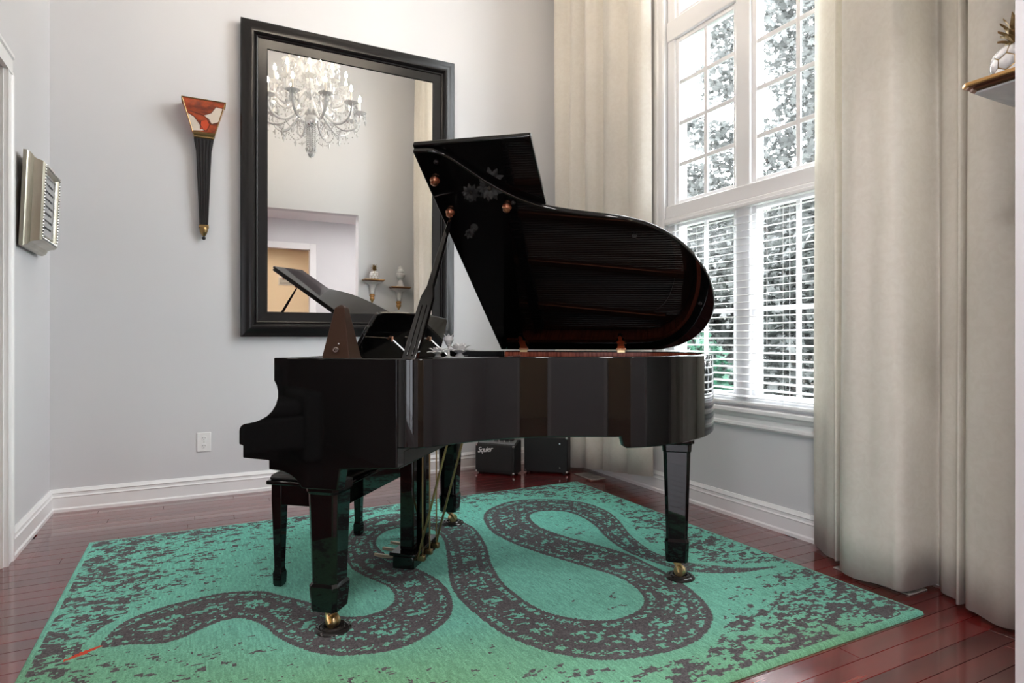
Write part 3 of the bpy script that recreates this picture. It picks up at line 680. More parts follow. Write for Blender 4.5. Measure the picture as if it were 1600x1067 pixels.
def petal(q, ang, tilt, L, W, z0=0, r0=0):
    ca, sa = math.cos(ang), math.sin(ang); rings = []
    for t in np.linspace(0, 1, 6):
        w_ = W * math.sin(PI * (t * .88 + .10)) * (1 - .25 * t); r = r0 + L * t * math.cos(tilt); z = z0 + L * t * math.sin(tilt) + .12 * L * math.sin(PI * t)
        th = .0035 * (1 - t) + .0012
        rings.append([(r * ca - s_ * w_ * sa, r * sa + s_ * w_ * ca, z + dz) for s_, dz in ((-1, 0), (0, th), (1, 0), (0, -th))])
    q.loft(rings)
def lotus(name, label, loc, s):
    t = thing(name, label, 'ornament', loc, .4, 'crystal flowers on the piano')
    q = MB()
    for n_, tilt, L, W, off in ((9, .18, .048, .013, 0), (8, .62, .044, .012, .3), (6, 1.05, .036, .010, .1)):
        for k in range(n_): petal(q, off + 2 * PI * k / n_, tilt, L * s, W * s, .012 * s, .004)
    q.build('petals', 'crystal_bright', t, ang=20)
    MB().ball((0, 0, .022 * s), .010 * s, 8, 5).build('heart', 'cream_glass', t)
    MB().lathe([(0, 0), (.016 * s, 0), (.012 * s, .006 * s), (.006 * s, .012 * s), (0, .014 * s)], 10).build('foot', 'crystal', t)
    return t
tray = MB().box(-.095, .095, -.045, .045, 0, .010).build('flower_stand', 'piano_black', bevel=.003)
x, y_, z_ = pw(.300, .46, .962); tray.location = (x, y_, .9645); tray.rotation_euler = (0, 0, PROT)
tag(tray, 'low black stand carrying the crystal flowers', 'stand')
sh2 = MB().box(.155, .40, .16, 1.317, .945, .9625).build('rear_shelf', 'piano_black', piano, .003)
lotus('crystal_flower', 'largest crystal lotus flower, nearest the open lid', (*pw(.338, .45, 0)[:2], .9755), 1.35)
lotus('crystal_flower', 'small crystal lotus flower between lid prop and larger flower', (*pw(.235, .47, 0)[:2], .9755), .95)
vt = thing('crystal_tulip', 'tall slender crystal tulip behind the lid prop', 'ornament', (*pw(.215, .66, 0)[:2], .9635), .2, 'crystal flowers on the piano')
MB().lathe([(0, 0), (.022, 0), (.020, .006), (.006, .012), (.004, .05), (.012, .062), (.022, .082), (.018, .10), (.012, .102), (.008, .07), (0, .06)], 12).build('cup', 'crystal_bright', vt, ang=30)
q = MB()
for k in range(6): petal(q, k * PI / 3, 1.0, .03, .007, .085, .008)
q.build('petals', 'crystal_bright', vt, ang=20)

# ================================================================== RUG
RX0, RX1, RY0, RY1 = -.50, 2.468, 1.362, 3.775
CELL = .0062
nx, ny = int((RX1 - RX0) / CELL), int((RY1 - RY0) / CELL)
# the woven snake in plan: left and right edge of its body, head to tail (metres)
SNAKE = [
 ((-0.295,2.498),(-0.284,2.463)), ((-0.254,2.624),(-0.207,2.449)), ((-0.195,2.687),(-0.128,2.413)), ((-0.111,2.730),(-0.063,2.415)), ((0.005,2.757),(-0.000,2.456)), ((0.105,2.762),(0.084,2.502)),
 ((0.225,2.715),(0.159,2.476)), ((0.299,2.627),(0.216,2.378)), ((0.385,2.509),(0.256,2.251)), ((0.466,2.342),(0.354,2.094)), ((0.544,2.297),(0.469,2.026)), ((0.639,2.315),(0.628,2.011)),
 ((0.696,2.383),(0.816,2.128)), ((0.715,2.493),(0.898,2.293)), ((0.684,2.599),(0.916,2.481)), ((0.650,2.688),(0.877,2.657)), ((0.618,2.833),(0.812,2.854)), ((0.646,3.048),(0.792,3.046)),
 ((0.704,3.259),(0.839,3.190)), ((0.823,3.477),(0.932,3.277)), ((1.011,3.566),(1.040,3.273)), ((1.194,3.428),(1.117,3.207)), ((1.309,3.283),(1.143,3.107)), ((1.342,3.092),(1.125,2.963)),
 ((1.289,2.824),(1.056,2.738)), ((1.203,2.570),(0.978,2.513)), ((1.152,2.352),(0.935,2.337)), ((1.145,2.180),(0.932,2.146)), ((1.167,2.032),(0.955,1.940)), ((1.212,1.948),(1.015,1.793)),
 ((1.294,1.871),(1.098,1.686)), ((1.370,1.844),(1.200,1.615)), ((1.446,1.847),(1.381,1.578)), ((1.515,1.873),(1.540,1.594)), ((1.562,1.907),(1.688,1.681)), ((1.607,1.978),(1.770,1.800)),
 ((1.630,2.069),(1.822,1.963)), ((1.629,2.179),(1.846,2.152)), ((1.589,2.292),(1.843,2.355)), ((1.528,2.449),(1.783,2.560)), ((1.464,2.619),(1.718,2.729)), ((1.417,2.825),(1.678,2.895)),
 ((1.414,3.030),(1.685,3.036)), ((1.481,3.252),(1.726,3.156)), ((1.588,3.394),(1.781,3.202)), ((1.788,3.492),(1.860,3.208)), ((1.994,3.439),(1.939,3.167)), ((2.142,3.310),(1.985,3.083)),
 ((2.194,3.165),(1.987,2.950)), ((2.183,2.996),(1.959,2.802)), ((2.128,2.823),(1.912,2.664)), ((2.033,2.603),(1.875,2.513)), ((1.976,2.398),(1.868,2.362)), ((1.974,2.278),(1.891,2.226)),
 ((2.023,2.159),(1.943,2.093)), ((2.119,2.056),(2.056,2.002)), ((2.202,1.987),(2.172,1.960)), ((2.345,1.940),(2.339,1.934)),
]
pa = catmull([a for a, b in SNAKE], 60); pb = catmull([b for a, b in SNAKE], 60)
sl = np.concatenate([[0], np.cumsum(np.linalg.norm(np.diff((pa + pb) / 2, axis=0), axis=1))])
T = np.full((ny, nx), 9.0); S = np.zeros((ny, nx)); Wd = np.zeros((ny, nx))
wid = np.linalg.norm(pa - pb, axis=1)
for t in np.linspace(0, 1, 90):
    p = pa * (1 - t) + pb * t
    ii = ((p[:, 0] - RX0) / CELL).astype(int); jj = ((p[:, 1] - RY0) / CELL).astype(int)
    ok = (ii >= 0) & (ii < nx) & (jj >= 0) & (jj < ny)
    T[jj[ok], ii[ok]] = 2 * t - 1; S[jj[ok], ii[ok]] = sl[ok]; Wd[jj[ok], ii[ok]] = wid[ok]
def vnoise(cx_, cy_, seed, ox=0):
    """blocky value noise on the knot grid: one random value per block, rows staggered"""
    r = np.random.default_rng(seed); tab = r.random((512, 512))
    J, I = np.mgrid[0:ny, 0:nx]; b = J // cy_; return tab[b % 512, ((I + (b * 7) % cx_) // cx_) % 512]
def snoise(scale, seed, sy=None):
    r = np.random.default_rng(seed); tab = r.random((128, 128)); J, I = np.mgrid[0:ny, 0:nx]; y_ = J * CELL / (sy or scale); x_ = I * CELL / scale
    j0, i0 = y_.astype(int), x_.astype(int); fy, fx = y_ - j0, x_ - i0; fy = fy * fy * (3 - 2 * fy); fx = fx * fx * (3 - 2 * fx)
    g = lambda a, b: tab[a % 128, b % 128]
    return (g(j0, i0) * (1 - fx) + g(j0, i0 + 1) * fx) * (1 - fy) + (g(j0 + 1, i0) * (1 - fx) + g(j0 + 1, i0 + 1) * fx) * fy
J, I = np.mgrid[0:ny, 0:nx]; gx = RX0 + (I + .5) * CELL; gy = RY0 + (J + .5) * CELL
dl, dr, dn, df = gx - RX0, RX1 - gx, gy - RY0, RY1 - gy
# wear pattern: charcoal knots gather towards the edges
dens = .56 * np.exp(-(dl / .27) ** 1.8) + .40 * np.exp(-(dr / .42) ** 1.6) + .50 * np.exp(-(df / .22) ** 1.7) + .30 * np.exp(-(dn / .22) ** 1.5)
dens += .42 * np.exp(-(((gx - 1.98) / .36) ** 2 + ((gy - 1.52) / .17) ** 2)) + .14 * np.exp(-(((gx + .05) / .35) ** 2 + ((gy - 3.25) / .40) ** 2)) + .012
big = snoise(.060, 21, .038); mid = snoise(.026, 22, .018); low = snoise(.28, 23, .22)
blk = .22 * vnoise(4, 2, 31) + .16 * vnoise(7, 3, 32) + .14 * vnoise(2, 1, 33) + .26 * big + .24 * mid + .12 * low
rk = np.empty(blk.size); rk[np.argsort(blk.ravel())] = np.linspace(0, 1, blk.size); rk = rk.reshape(blk.shape)
dark = rk < np.minimum(dens, .55)
edge = np.minimum(np.minimum(dl, dr), np.minimum(dn, df)); dark &= edge > .022
inn = T < 2
# keep a calm halo of plain ground along the snake
halo = inn.copy()
for _ in range(9):
    h2 = halo.copy(); h2[1:] |= halo[:-1]; h2[:-1] |= halo[1:]; h2[:, 1:] |= halo[:, :-1]; h2[:, :-1] |= halo[:, 1:]; halo = h2
dark &= ~halo | inn
# snake skin
aT = np.abs(T); sk = np.ones_like(dark)
n1 = .5 * vnoise(3, 2, 41) + .5 * vnoise(2, 1, 42); n2 = .40 * vnoise(5, 3, 43) + .35 * vnoise(2, 2, 44) + .25 * mid
beads = (np.sin(S / .030 * 2 * PI * .5) * .5 + .5)
sk &= ~((aT > .62) & (aT < .86) & (n1 < .27 + .26 * beads) & (Wd > .05))
sk &= ~((aT < .33) & (n2 < .30 + .20 * (np.sin(S / .16 * 2 * PI) * .5 + .5)) & (Wd > .07))
sk &= ~((aT > .34) & (aT < .60) & (n1 < .13))
sk |= aT > .88
dark = np.where(inn, sk, dark)
# tongue
t0, t1_ = np.array((-0.293, 2.478)), np.array((-0.389, 2.416)); d = t1_ - t0; Lt = np.linalg.norm(d); d /= Lt
al = (gx - t0[0]) * d[0] + (gy - t0[1]) * d[1]; ac = np.abs(-(gx - t0[0]) * d[1] + (gy - t0[1]) * d[0])
tongue = (al > 0) & (al < Lt) & (ac < .011 * (1.1 - .6 * np.abs(2 * al / Lt - 1)))
# dyed ground: turquoise to moss ombre
tq, gr, mo = np.array((.170, .575, .465)), np.array((.160, .450, .340)), np.array((.160, .360, .175))
k1 = np.clip(.5 + .55 * (gy - 2.55) + .18 * (gx - 1.0) + .5 * (snoise(.7, 51) - .5), 0, 1)[..., None]
k0 = np.clip(1.6 - (gy - 1.362) * 1.5 - gx * .62 + .7 * (snoise(.5, 52) - .5), 0, 1)[..., None]
ground = (gr * (1 - k1) + tq * k1); ground = ground * (1 - .92 * k0) + mo * .92 * k0
ground = ground * (.84 + .32 * vnoise(1, 5, 61))[..., None] * (.92 + .16 * vnoise(1, 1, 62))[..., None]
char = np.array((.088, .080, .086)) * (.65 + .7 * vnoise(1, 1, 63))[..., None]
colr = np.where(dark[..., None], char, ground); colr = np.where(tongue[..., None], np.array((.62, .06, .025)), colr)
# mesh: top grid with uneven pile, rounded sides
NX, NY = nx + 1, ny + 1
jj, ii = np.mgrid[0:NY, 0:NX]
vx = RX0 + ii * (RX1 - RX0) / nx; vy = RY0 + jj * (RY1 - RY0) / ny
em = np.minimum(np.minimum(vx - RX0, RX1 - vx), np.minimum(vy - RY0, RY1 - vy))
vz = .0125 - .007 * np.clip(1 - em / .012, 0, 1) ** 2 + rng.normal(0, .0005, (NY, NX))
vz[(em < 1e-6)] = .0008
co = np.stack([vx, vy, vz], -1).reshape(-1, 3)
fi = (jj[:-1, :-1] * NX + ii[:-1, :-1]).ravel()
quads = np.stack([fi, fi + 1, fi + NX + 1, fi + NX], 1).astype(np.int32)
me = bpy.data.meshes.new('area_rug'); me.vertices.add(len(co)); me.vertices.foreach_set('co', co.ravel())
me.loops.add(quads.size); me.loops.foreach_set('vertex_index', quads.ravel()); me.polygons.add(len(quads)); me.polygons.foreach_set('loop_start', np.arange(0, quads.size, 4, dtype=np.int32))
me.update(); me.polygons.foreach_set('use_smooth', np.ones(len(quads), bool))
at_ = me.attributes.new('knot', 'FLOAT_COLOR', 'FACE'); at_.data.foreach_set('color', np.concatenate([colr.reshape(-1, 3), np.ones((nx * ny, 1))], 1).astype(np.float32).ravel())
me.materials.append(MATS['rug_wool'])
rug = link('area_rug', me); tag(rug, 'teal rug with a charcoal winding snake under the piano', 'rug')

# ================================================================== THINGS ON THE WALLS
def frame_loft(prof, w, h):
    """mitred frame: prof = (inset, height off the wall); plane x-z, front towards -y, origin at bottom middle"""
    q = MB(); rings = []
    for cx_, cz_, sx_, sz_ in ((-w / 2, 0, 1, 1), (w / 2, 0, -1, 1), (w / 2, h, -1, -1), (-w / 2, h, 1, -1), (-w / 2, 0, 1, 1)):
        rings.append([(cx_ + sx_ * a, -b, cz_ + sz_ * a) for a, b in prof])
    q.loft(rings, True, False); return q
mr = thing('wall_mirror', 'large mirror in a wide black moulded frame', 'mirror', (1.026, YB - .004, 1.068)); mr.rotation_euler = (math.radians(.55), 0, 0)
MW, MH = 1.545, 2.155
MP = [(0, 0), (0, .040), (.006, .046), (.020, .0475), (.045, .056), (.066, .060), (.080, .056), (.089, .046), (.093, .036), (.100, .040), (.107, .036), (.110, .026), (.122, .024), (.168, .018), (.173, .013), (.173, 0)]
frame_loft(MP, MW, MH).build('frame', 'frame_black', mr, ang=28)
MB().box(-MW / 2 + .165, MW / 2 - .165, -.011, -.006, .165, MH - .165).build('mirror_glass', 'mirror_glass', mr, smooth=False)

# silver-framed picture, tilted off the left wall
pc = thing('framed_picture', 'champagne silver framed print hanging on the narrow wall', 'picture', (XL + .012, 4.015, 1.515)); pc.rotation_euler = (math.radians(2.2), 0, PI / 2)
PPF = [(0, 0), (0, .016), (.004, .020), (.008, .030), (.016, .036), (.026, .040), (.032, .056), (.036, .075), (.046, .084), (.058, .084), (.064, .072), (.082, .060), (.086, .050), (.086, 0)]
frame_loft(PPF, .45, .475).build('frame', 'champagne', pc, ang=30)
q = MB()
def beadrow(x0, z0, x1, z1, n):
    for k in range(n):
        t = (k + .5) / n; q.ball((x0 + (x1 - x0) * t, -.084, z0 + (z1 - z0) * t), (.0075, .006, .0075), 6, 4)
i_ = .052
for a, b, c, d, n in ((-.225 + i_, i_, .225 - i_, i_, 22), (-.225 + i_, .475 - i_, .225 - i_, .475 - i_, 22), (-.225 + i_, i_, -.225 + i_, .475 - i_, 24), (.225 - i_, i_, .225 - i_, .475 - i_, 24)): beadrow(a, b, c, d, n)
q.build('beading', 'silver_leaf', pc)
pg = MB().box(-.142, .142, -.066, -.060, .083, .392).build('print', 'printed_page', pc, smooth=False)
q = MB(); r_ = random.Random(5)
for k in range(7):
    x = -.11
    while x < .10:
        w_ = r_.uniform(.01, .035); z0 = .345 - k * .038; q.box(x, x + w_, -.0672, -.0660, z0 + r_.uniform(0, .003), z0 + .013); x += w_ + r_.uniform(.005, .012)
q.build('lettering', 'ink', pg, smooth=False)['kind'] = 'stuff'
q = frame_loft([(0, 0), (0, .070), (.006, .073), (.010, .069), (.010, 0)], .30, .325); o = q.build('inner_fillet', 'silver_leaf', pc); o.location = (0, 0, .075)

# stained-glass torch sconce
sc = thing('wall_sconce', 'black torch wall sconce with amber stained glass shade', 'sconce', (.032, YB, 1.72))
def sring(hw, dp, z): return [(-hw, 0, z), (-hw, -dp, z), (hw, -dp, z), (hw, 0, z)]
ZT0, ZT1 = .685, .882
def sp(t, hw, s_): return (hw * (.067 + .061 * t), -(.075 + .055 * t), ZT0 + (ZT1 - ZT0) * t)
def front(u, t): h = .066 + .060 * t; return (u * h, -(.074 + .054 * t), ZT0 + (ZT1 - ZT0) * t)
sh = MB().loft([sring(.066, .0735, ZT0), sring(.126, .1275, ZT1)], True, False).build('shade', 'amber_glass', sc, smooth=False)
def glass_piece(pts, m_, off=.0012):
    v = [front(u, t) for u, t in pts]; n = len(v)
    MB().add([(a, b - off, c) for a, b, c in v] + v, [tuple(range(n)), tuple(range(2 * n - 1, n - 1, -1))] + [(i, (i + 1) % n, n + (i + 1) % n, n + i) for i in range(n)]).build('glass_piece', m_, sh, smooth=False)
glass_piece([(.95, .80), (.95, .38), (.55, .30), (.30, .44), (.02, .52), (.42, .62), (.62, .82)], 'cream_glass')
glass_piece([(-.95, .52), (-.62, .44), (-.18, .16), (.05, .06), (-.95, .03)], 'cream_glass')
glass_piece([(-.28, .10), (.20, .08), (.42, .26), (.20, .40), (-.20, .34)], 'ember_glass', .002)
q = MB()
for pts in ([(-.95, .54), (-.62, .46), (-.18, .17), (.06, .04)], [(.96, .36), (.55, .28), (.30, .43), (.0, .52), (.42, .63), (.62, .84), (.96, .82)], [(-.95, .62), (-.3, .55), (.0, .52)], [(-.2, .35), (-.3, .10)], [(.2, .41), (.43, .27), (.22, .06)]):
    q.tube([tuple(V(*front(u, t)) + V(0, -.002, 0)) for u, t in pts], .0016, 5)
q.build('lead_came', 'iron_black', sh)
q = MB()
for u in (-1, 1): q.tube([front(u, 0), front(u, 1)], .0035, 6)
q.tube([front(-1, 1), front(1, 1)], .004, 6); q.tube([front(-1, 0), front(1, 0)], .004, 6)
for u in (-1, 1): q.tube([(front(u, 1)[0], 0, ZT1), front(u, 1)], .004, 6)
q.build('shade_edging', 'gold_dark', sh)
MB().loft([sring(.052, .060, .648), sring(.060, .068, .656), sring(.056, .064, .664), sring(.066, .075, .676), sring(.068, .077, .686)]).build('collar', 'gold_dark', sc, .002)
q = MB()
q.loft([sring(.058, .066, .648), sring(.056, .062, .635), sring(.046, .05, .58), sring(.026, .034, .085)])
for k in range(5):
    u = -.8 + k * .4
    q.loft([[(u * a + dx * a * .13, -b + dy, z) for dx, dy in ((-1, .002), (-.6, -.006), (.6, -.006), (1, .002))] for a, b, z in ((.055, .063, .64), (.046, .051, .58), (.036, .042, .33), (.026, .034, .09))], True, True)
q.build('fluted_column', 'iron_black', sc, ang=30)
MB().loft([sring(.030, .038, .066), sring(.030, .038, .086), sring(.026, .034, .09)]).build('foot_collar', 'gold_dark', sc, .002)
MB().lathe([(0, .012), (.010, .014), (.016, .024), (.023, .040), (.026, .056), (.024, .068), (0, .068)], 16, (0, -.027, 0)).build('foot_cup', 'gold_dark', sc)
MB().ball((0, -.027, 0), .0125, 12, 8).build('finial', 'iron_black', sc)

# outlet
ot = thing('wall_outlet', 'white duplex wall outlet left of the piano', 'outlet', (.033, YB, .366))
MB().box(-.042, .042, -.006, 0, -.064, .064).build('cover_plate', 'plastic_white', ot, .003)
for dz in (-.026, .026):
    r_ = MB().prism([(.017 * max(-.82, min(.82, math.cos(a) * 1.1)), dz + .0165 * math.sin(a)) for a in np.linspace(0, 2 * PI, 25)[:-1]], lambda a, b, t: (a, t, b), -.0085, -.005).build('receptacle', 'plastic_white', ot, .001)
    MB().box(-.008, -.0055, -.0089, -.008, dz - .002, dz + .007).box(.005, .0075, -.0089, -.008, dz - .002, dz + .006).box(-.003, .002, -.0089, -.008, dz - .011, dz - .007).build('slots', 'slot_dark', r_, smooth=False)
MB().lathe([(0, 0), (.003, 0), (.003, .001), (0, .001)], 8).build('screw', 'steel', ot).matrix_local = Matrix.Translation((0, -.0065, 0)) @ Matrix.Rotation(PI / 2, 4, 'X')

# ------------------------------------------------------------------ bracket shelves with ornaments on the near wall
def bracket(label, X, Z):
    b_ = thing('bracket_shelf', label, 'shelf', (X, YN, Z), 0, 'bracket shelves beside the opening')
    def bring(z, a, d_): return [(-a, 0, z), (a, 0, z), (a, d_ - .016, z), (a - .016, d_, z), (-a + .016, d_, z), (-a, d_ - .016, z)]
    MB().loft([bring(*k) for k in ((0, .140, .158), (-.009, .140, .158), (-.011, .137, .155))]).build('shelf_board', 'gold_leaf', b_, .001)
    MB().loft([bring(*k) for k in ((-.011, .135, .153), (-.014, .134, .151), (-.017, .128, .145), (-.022, .127, .143), (-.026, .120, .136))]).build('moulding', 'copper_dark', b_, ang=20)
    def cring(z, a, d_, c): return [(-a, 0, z), (a, 0, z), (a, d_ * (1 - c), z), (a * (1 - c), d_, z), (-a * (1 - c), d_, z), (-a, d_ * (1 - c), z)]
    lev = [(-.026, .119, .135, .10), (-.031, .117, .132, .12), (-.034, .106, .122, .16), (-.042, .092, .104, .25), (-.054, .064, .074, .3), (-.066, .048, .058, .4), (-.085, .042, .052, .4), (-.13, .034, .042, .4), (-.19, .026, .034, .4)]
    MB().loft([cring(*k) for k in lev]).build('corbel', 'plaster', b_, .001, ang=50)
    q = MB().lathe([(.020, -.19), (.034, -.20), (.038, -.215), (.026, -.235), (.034, -.25), (.030, -.268), (.016, -.29), (.008, -.31), (0, -.318)], 14, (0, 0, 0), 0, PI); q.build('drop', 'gold_leaf', b_, ang=50)
    return b_
SZ = 1.785
bracket('gilt-edged bracket shelf holding the porcelain pineapple', 2.10, SZ)
bracket('gilt-edged bracket shelf holding the white urn', 2.47, SZ - .085)
pn = thing('pineapple_ornament', 'white porcelain pineapple with gilt leaves on bracket shelf', 'ornament', (2.108, YN + .082, SZ))
def prad(z): t = z / .118; return .0595 * (1 - .10 * (1 - min(1, t / .45)) ** 2) * math.sqrt(max(.06, 1 - max(0, (t - .42) / .62) ** 2.4)) if 0 <= t <= 1 else .012
MB().lathe([(0, 0), (prad(0), 0)] + [(prad(z), z) for z in np.linspace(.004, .116, 14)] + [(.012, .12), (0, .12)], 28).build('body', 'gold_dark', pn, ang=60)
for r_i in range(3):
    zc = .022 + r_i * .036
    for k in range(9):
        a0 = 2 * PI * (k + .5 * (r_i % 2)) / 9; da = 2 * PI / 9 * .46; hz = .0225
        def on(a, z, o_): r = prad(min(max(z, .001), .117)) + o_; return (r * math.cos(a), r * math.sin(a), max(z, .001))
        ring = [(0, hz), (da, hz * .48), (da, -hz * .48), (0, -hz), (-da, -hz * .48), (-da, hz * .48)]
        v = [on(a0 + a, zc + z, .001) for a, z in ring] + [on(a0 + a * .84, zc + z * .86, .0045) for a, z in ring] + [on(a0, zc, .0055)]
        f = [(i, (i + 1) % 6, 6 + (i + 1) % 6, 6 + i) for i in range(6)] + [(6 + i, 6 + (i + 1) % 6, 12) for i in range(6)]
        MB().add(v, f).build('scale', 'porcelain', pn, ang=70)
for n_, tilt, L, W, z0, off in ((6, .98, .042, .008, .110, 0), (7, 1.18, .064, .011, .112, .5), (6, 1.34, .084, .012, .112, .2), (5, 1.47, .100, .012, .112, .7)):
    for k in range(n_):
        q = MB(); a = off + 2 * PI * k / n_; ca, sa = math.cos(a), math.sin(a); rings = []
        for t in np.linspace(0, 1, 7):
            w_ = W * (1 - t ** 2.6) * (.75 + .5 * math.sin(PI * t)) + .0008; r = .007 + L * t * math.cos(tilt) + .014 * t ** 3; z = z0 + L * t * math.sin(tilt) - .010 * t ** 3
            rings.append([(r * ca - s_ * w_ * sa, r * sa + s_ * w_ * ca, z + dz) for s_, dz in ((-1, .003), (0, .0025), (1, .003), (0, -.003))])
        q.loft(rings).build('leaf', 'gold_dark', pn, ang=40)
ur = thing('finial_ornament', 'white turned urn finial standing on bracket shelf', 'ornament', (2.47, YN + .075, SZ - .085))
MB().lathe([(0, 0), (.058, 0), (.058, .014), (.046, .02), (.040, .05), (.030, .07), (.022, .09), (.026, .10), (.030, .108)], 24).build('pedestal', 'plaster', ur, ang=40)
MB().lathe([(.026, .106), (.045, .12), (.060, .145), (.063, .165), (.066, .17), (.060, .178), (.045, .186)], 24).build('bowl', 'plaster', ur, ang=40)
MB().lathe([(.045, .184), (.050, .20), (.052, .215), (.044, .232), (.034, .245), (.036, .255), (.024, .272), (.012, .285), (.014, .293), (0, .30)], 24).build('cap', 'plaster', ur, ang=40)

# ------------------------------------------------------------------ curtains
def curtain(name, label, plan, hem, top, amp=1.0, seed=0, group=None, hem_f=None, mean=None, gain=1.0):
    """plan = (x, y) fold line at the hem; folds relax a little towards the top"""
    c = catmull(plan, 14); n = len(c); r = np.random.default_rng(seed)
    zs = np.concatenate([np.linspace(0, .16, 5), np.linspace(.2, 1, 34)[0:]]); rows_ = []
    mean_x = c[:, 0].mean() if mean is None else mean
    ph = r.uniform(0, 6, 6)
    for t in zs:
        k = gain * (1 - .12 * t)
        x = mean_x + (c[:, 0] - mean_x) * k + .006 * np.sin(c[:, 1] * 17 + t * 5 + ph[0]) * amp + .004 * np.sin(c[:, 1] * 41 + t * 9 + ph[1])
        y_ = c[:, 1] + .010 * np.sin(c[:, 1] * 9 + t * 3.2 + ph[2]) * t * amp
        hz = np.array([hem_f(v) for v in c[:, 1]]) if hem_f else np.full(n, hem)
        hz = hz + .006 * np.sin(c[:, 1] * 23 + ph[3])
        rows_.append([(x[i], y_[i], hz[i] + (top - hz[i]) * t) for i in range(n)])
    q = MB(); q.loft(rows_, False, False)
    o = q.build(name, 'curtain', ang=180); so = o.modifiers.new('cloth', 'SOLIDIFY'); so.thickness = .004; so.offset = 0
    return tag(o, label, 'curtain', group)
CT = 5.05
curtain('curtain', 'cream curtain panel nearest the bracket shelves', [(2.74, 2.05), (2.715, 2.01), (2.665, 1.92), (2.640, 1.863), (2.625, 1.840), (2.70, 1.826), (2.640, 1.805), (2.583, 1.775), (2.556, 1.70), (2.560, 1.62), (2.552, 1.55), (2.556, 1.512), (2.60, 1.492), (2.745, 1.482),
        (2.70, 1.43), (2.672, 1.36), (2.630, 1.325), (2.735, 1.312), (2.630, 1.298), (2.60, 1.25), (2.585, 1.18), (2.61, 1.12), (2.67, 1.09), (2.70, 1.06), (2.68, 1.03)], .018, CT, seed=3, group='cream curtains at the tall window', mean=2.63, gain=1.25)
curtain('curtain', 'cream curtain panel in the corner behind the amplifiers', [(2.70, 4.44), (2.665, 4.40), (2.69, 4.34), (2.745, 4.29), (2.69, 4.22), (2.66, 4.16), (2.70, 4.10), (2.755, 4.06), (2.70, 4.0), (2.672, 3.94), (2.70, 3.88), (2.76, 3.84), (2.71, 3.78), (2.69, 3.70), (2.70, 3.62),
        (2.755, 3.56), (2.72, 3.49), (2.70, 3.42), (2.72, 3.35), (2.765, 3.30)], .05, CT, seed=8, group='cream curtains at the tall window', hem_f=lambda y_: .028 + .09 * max(0, (4.15 - y_) / .9), mean=2.712, gain=1.15)
rd = thing('curtain_rod', 'dark curtain rod high above the tall window', 'curtain rod', (2.67, 2.7, CT + .022))
MB().tube([(0, -1.86, 0), (0, 1.82, 0)], .014, 12).build('rod', 'iron_black', rd)
for yy in (-1.5, -.0, 1.5): MB().tube([(0, yy, 0), (.158, yy, 0)], .008, 8).build('rod_bracket', 'iron_black', rd)

# ------------------------------------------------------------------ amplifiers in the corner
def amp(name, label, fl_, fr_, depth, h, script):
    fl_, fr_ = V(*fl_), V(*fr_); d = fr_ - fl_; W = np.linalg.norm(d); a = math.atan2(d[1], d[0])
    t = thing(name, label, 'amplifier', (fl_[0], fl_[1], 0), a)          # x along the front, y to the back
    ft = .012
    if script:
        prof = [(0, ft), (depth, ft), (depth, h + .03), (.10, h + .03), (.03, h), (0, h)]
        MB().prism(prof, lambda p, q_, tt: (tt, p, q_), 0, W).build('cabinet', 'tolex', t, .005)
        MB().box(.014, W - .014, -.004, .001, ft + .02, h - .012).build('grille', 'grille_cloth', t, .002)
        sl_ = math.atan2(.03, .07)
        pn_ = MB().prism([(.034, h + .003), (.096, h + .0298), (.095, h + .0325), (.033, h + .0055)], lambda p, q_, tt: (tt, p, q_), .014, W - .014).build('control_panel', 'panel_grey', t)
        for k in range(6):
            MB().lathe([(0, 0), (.008, 0), (.007, .012), (0, .013)], 10, (.04 + k * .045, .064, h + .0185)).build('knob', 'chrome', pn_)
        fc = bpy.data.curves.new('script', 'FONT'); fc.body = 'Squier'; fc.size = .058; fc.shear = .42; fc.extrude = .0008; fc.space_character = .86; fc.offset = .0008
        fo = bpy.data.objects.new('script', fc); COL.objects.link(fo); fc.materials.append(MATS['white_gloss'])
        dg_ = bpy.context.evaluated_depsgraph_get(); me_ = bpy.data.meshes.new_from_object(fo.evaluated_get(dg_)); bpy.data.objects.remove(fo); fo = link('logo_script', me_, t)
        fo.location = (.022, -.0055, h - .066); fo.rotation_euler = (PI / 2, math.radians(-7), 0); fo['label'] = 'white script lettering'
        MB().box(.03, W - .03, depth * .4, depth * .6, h + .03, h + .046).build('handle', 'tolex', t, .006)
    else:
        MB().box(0, W, 0, depth, ft, h).build('cabinet', 'tolex', t, .006)
        for z in (.05, h - .05): MB().lathe([(0, 0), (.008, 0), (.006, .004), (0, .005)], 10).build('screw', 'chrome', t).matrix_local = Matrix.Translation((W - .062, 0, z)) @ Matrix.Rotation(PI / 2, 4, 'X')
    for x in (.0, W):
        for z in ((ft, h) if not script else (ft, h)):
            s_ = 1 if x == 0 else -1; sz = 1 if z == ft else -1
            MB().box(min(x - .0015 * s_, x + .016 * s_), max(x - .0015 * s_, x + .016 * s_), -.0015, .016, min(z - .0015 * sz, z + .016 * sz), max(z - .0015 * sz, z + .016 * sz)).build('corner_cap', 'steel', t, .003)
    for x in (.03, W - .03):
        for y_ in (.03, depth - .03): MB().lathe([(0, 0), (.012, 0), (.014, ft), (0, ft)], 10, (x, y_, 0)).build('rubber_foot', 'slot_dark', t)
amp('guitar_amplifier', 'small black guitar amplifier with white script on its grille', (1.935, 4.41), (2.145, 4.155), .145, .232, True)
amp('guitar_amplifier', 'plain black amplifier cabinet standing against the corner curtain', (2.285, 4.255), (2.54, 4.02), .135, .287, False)

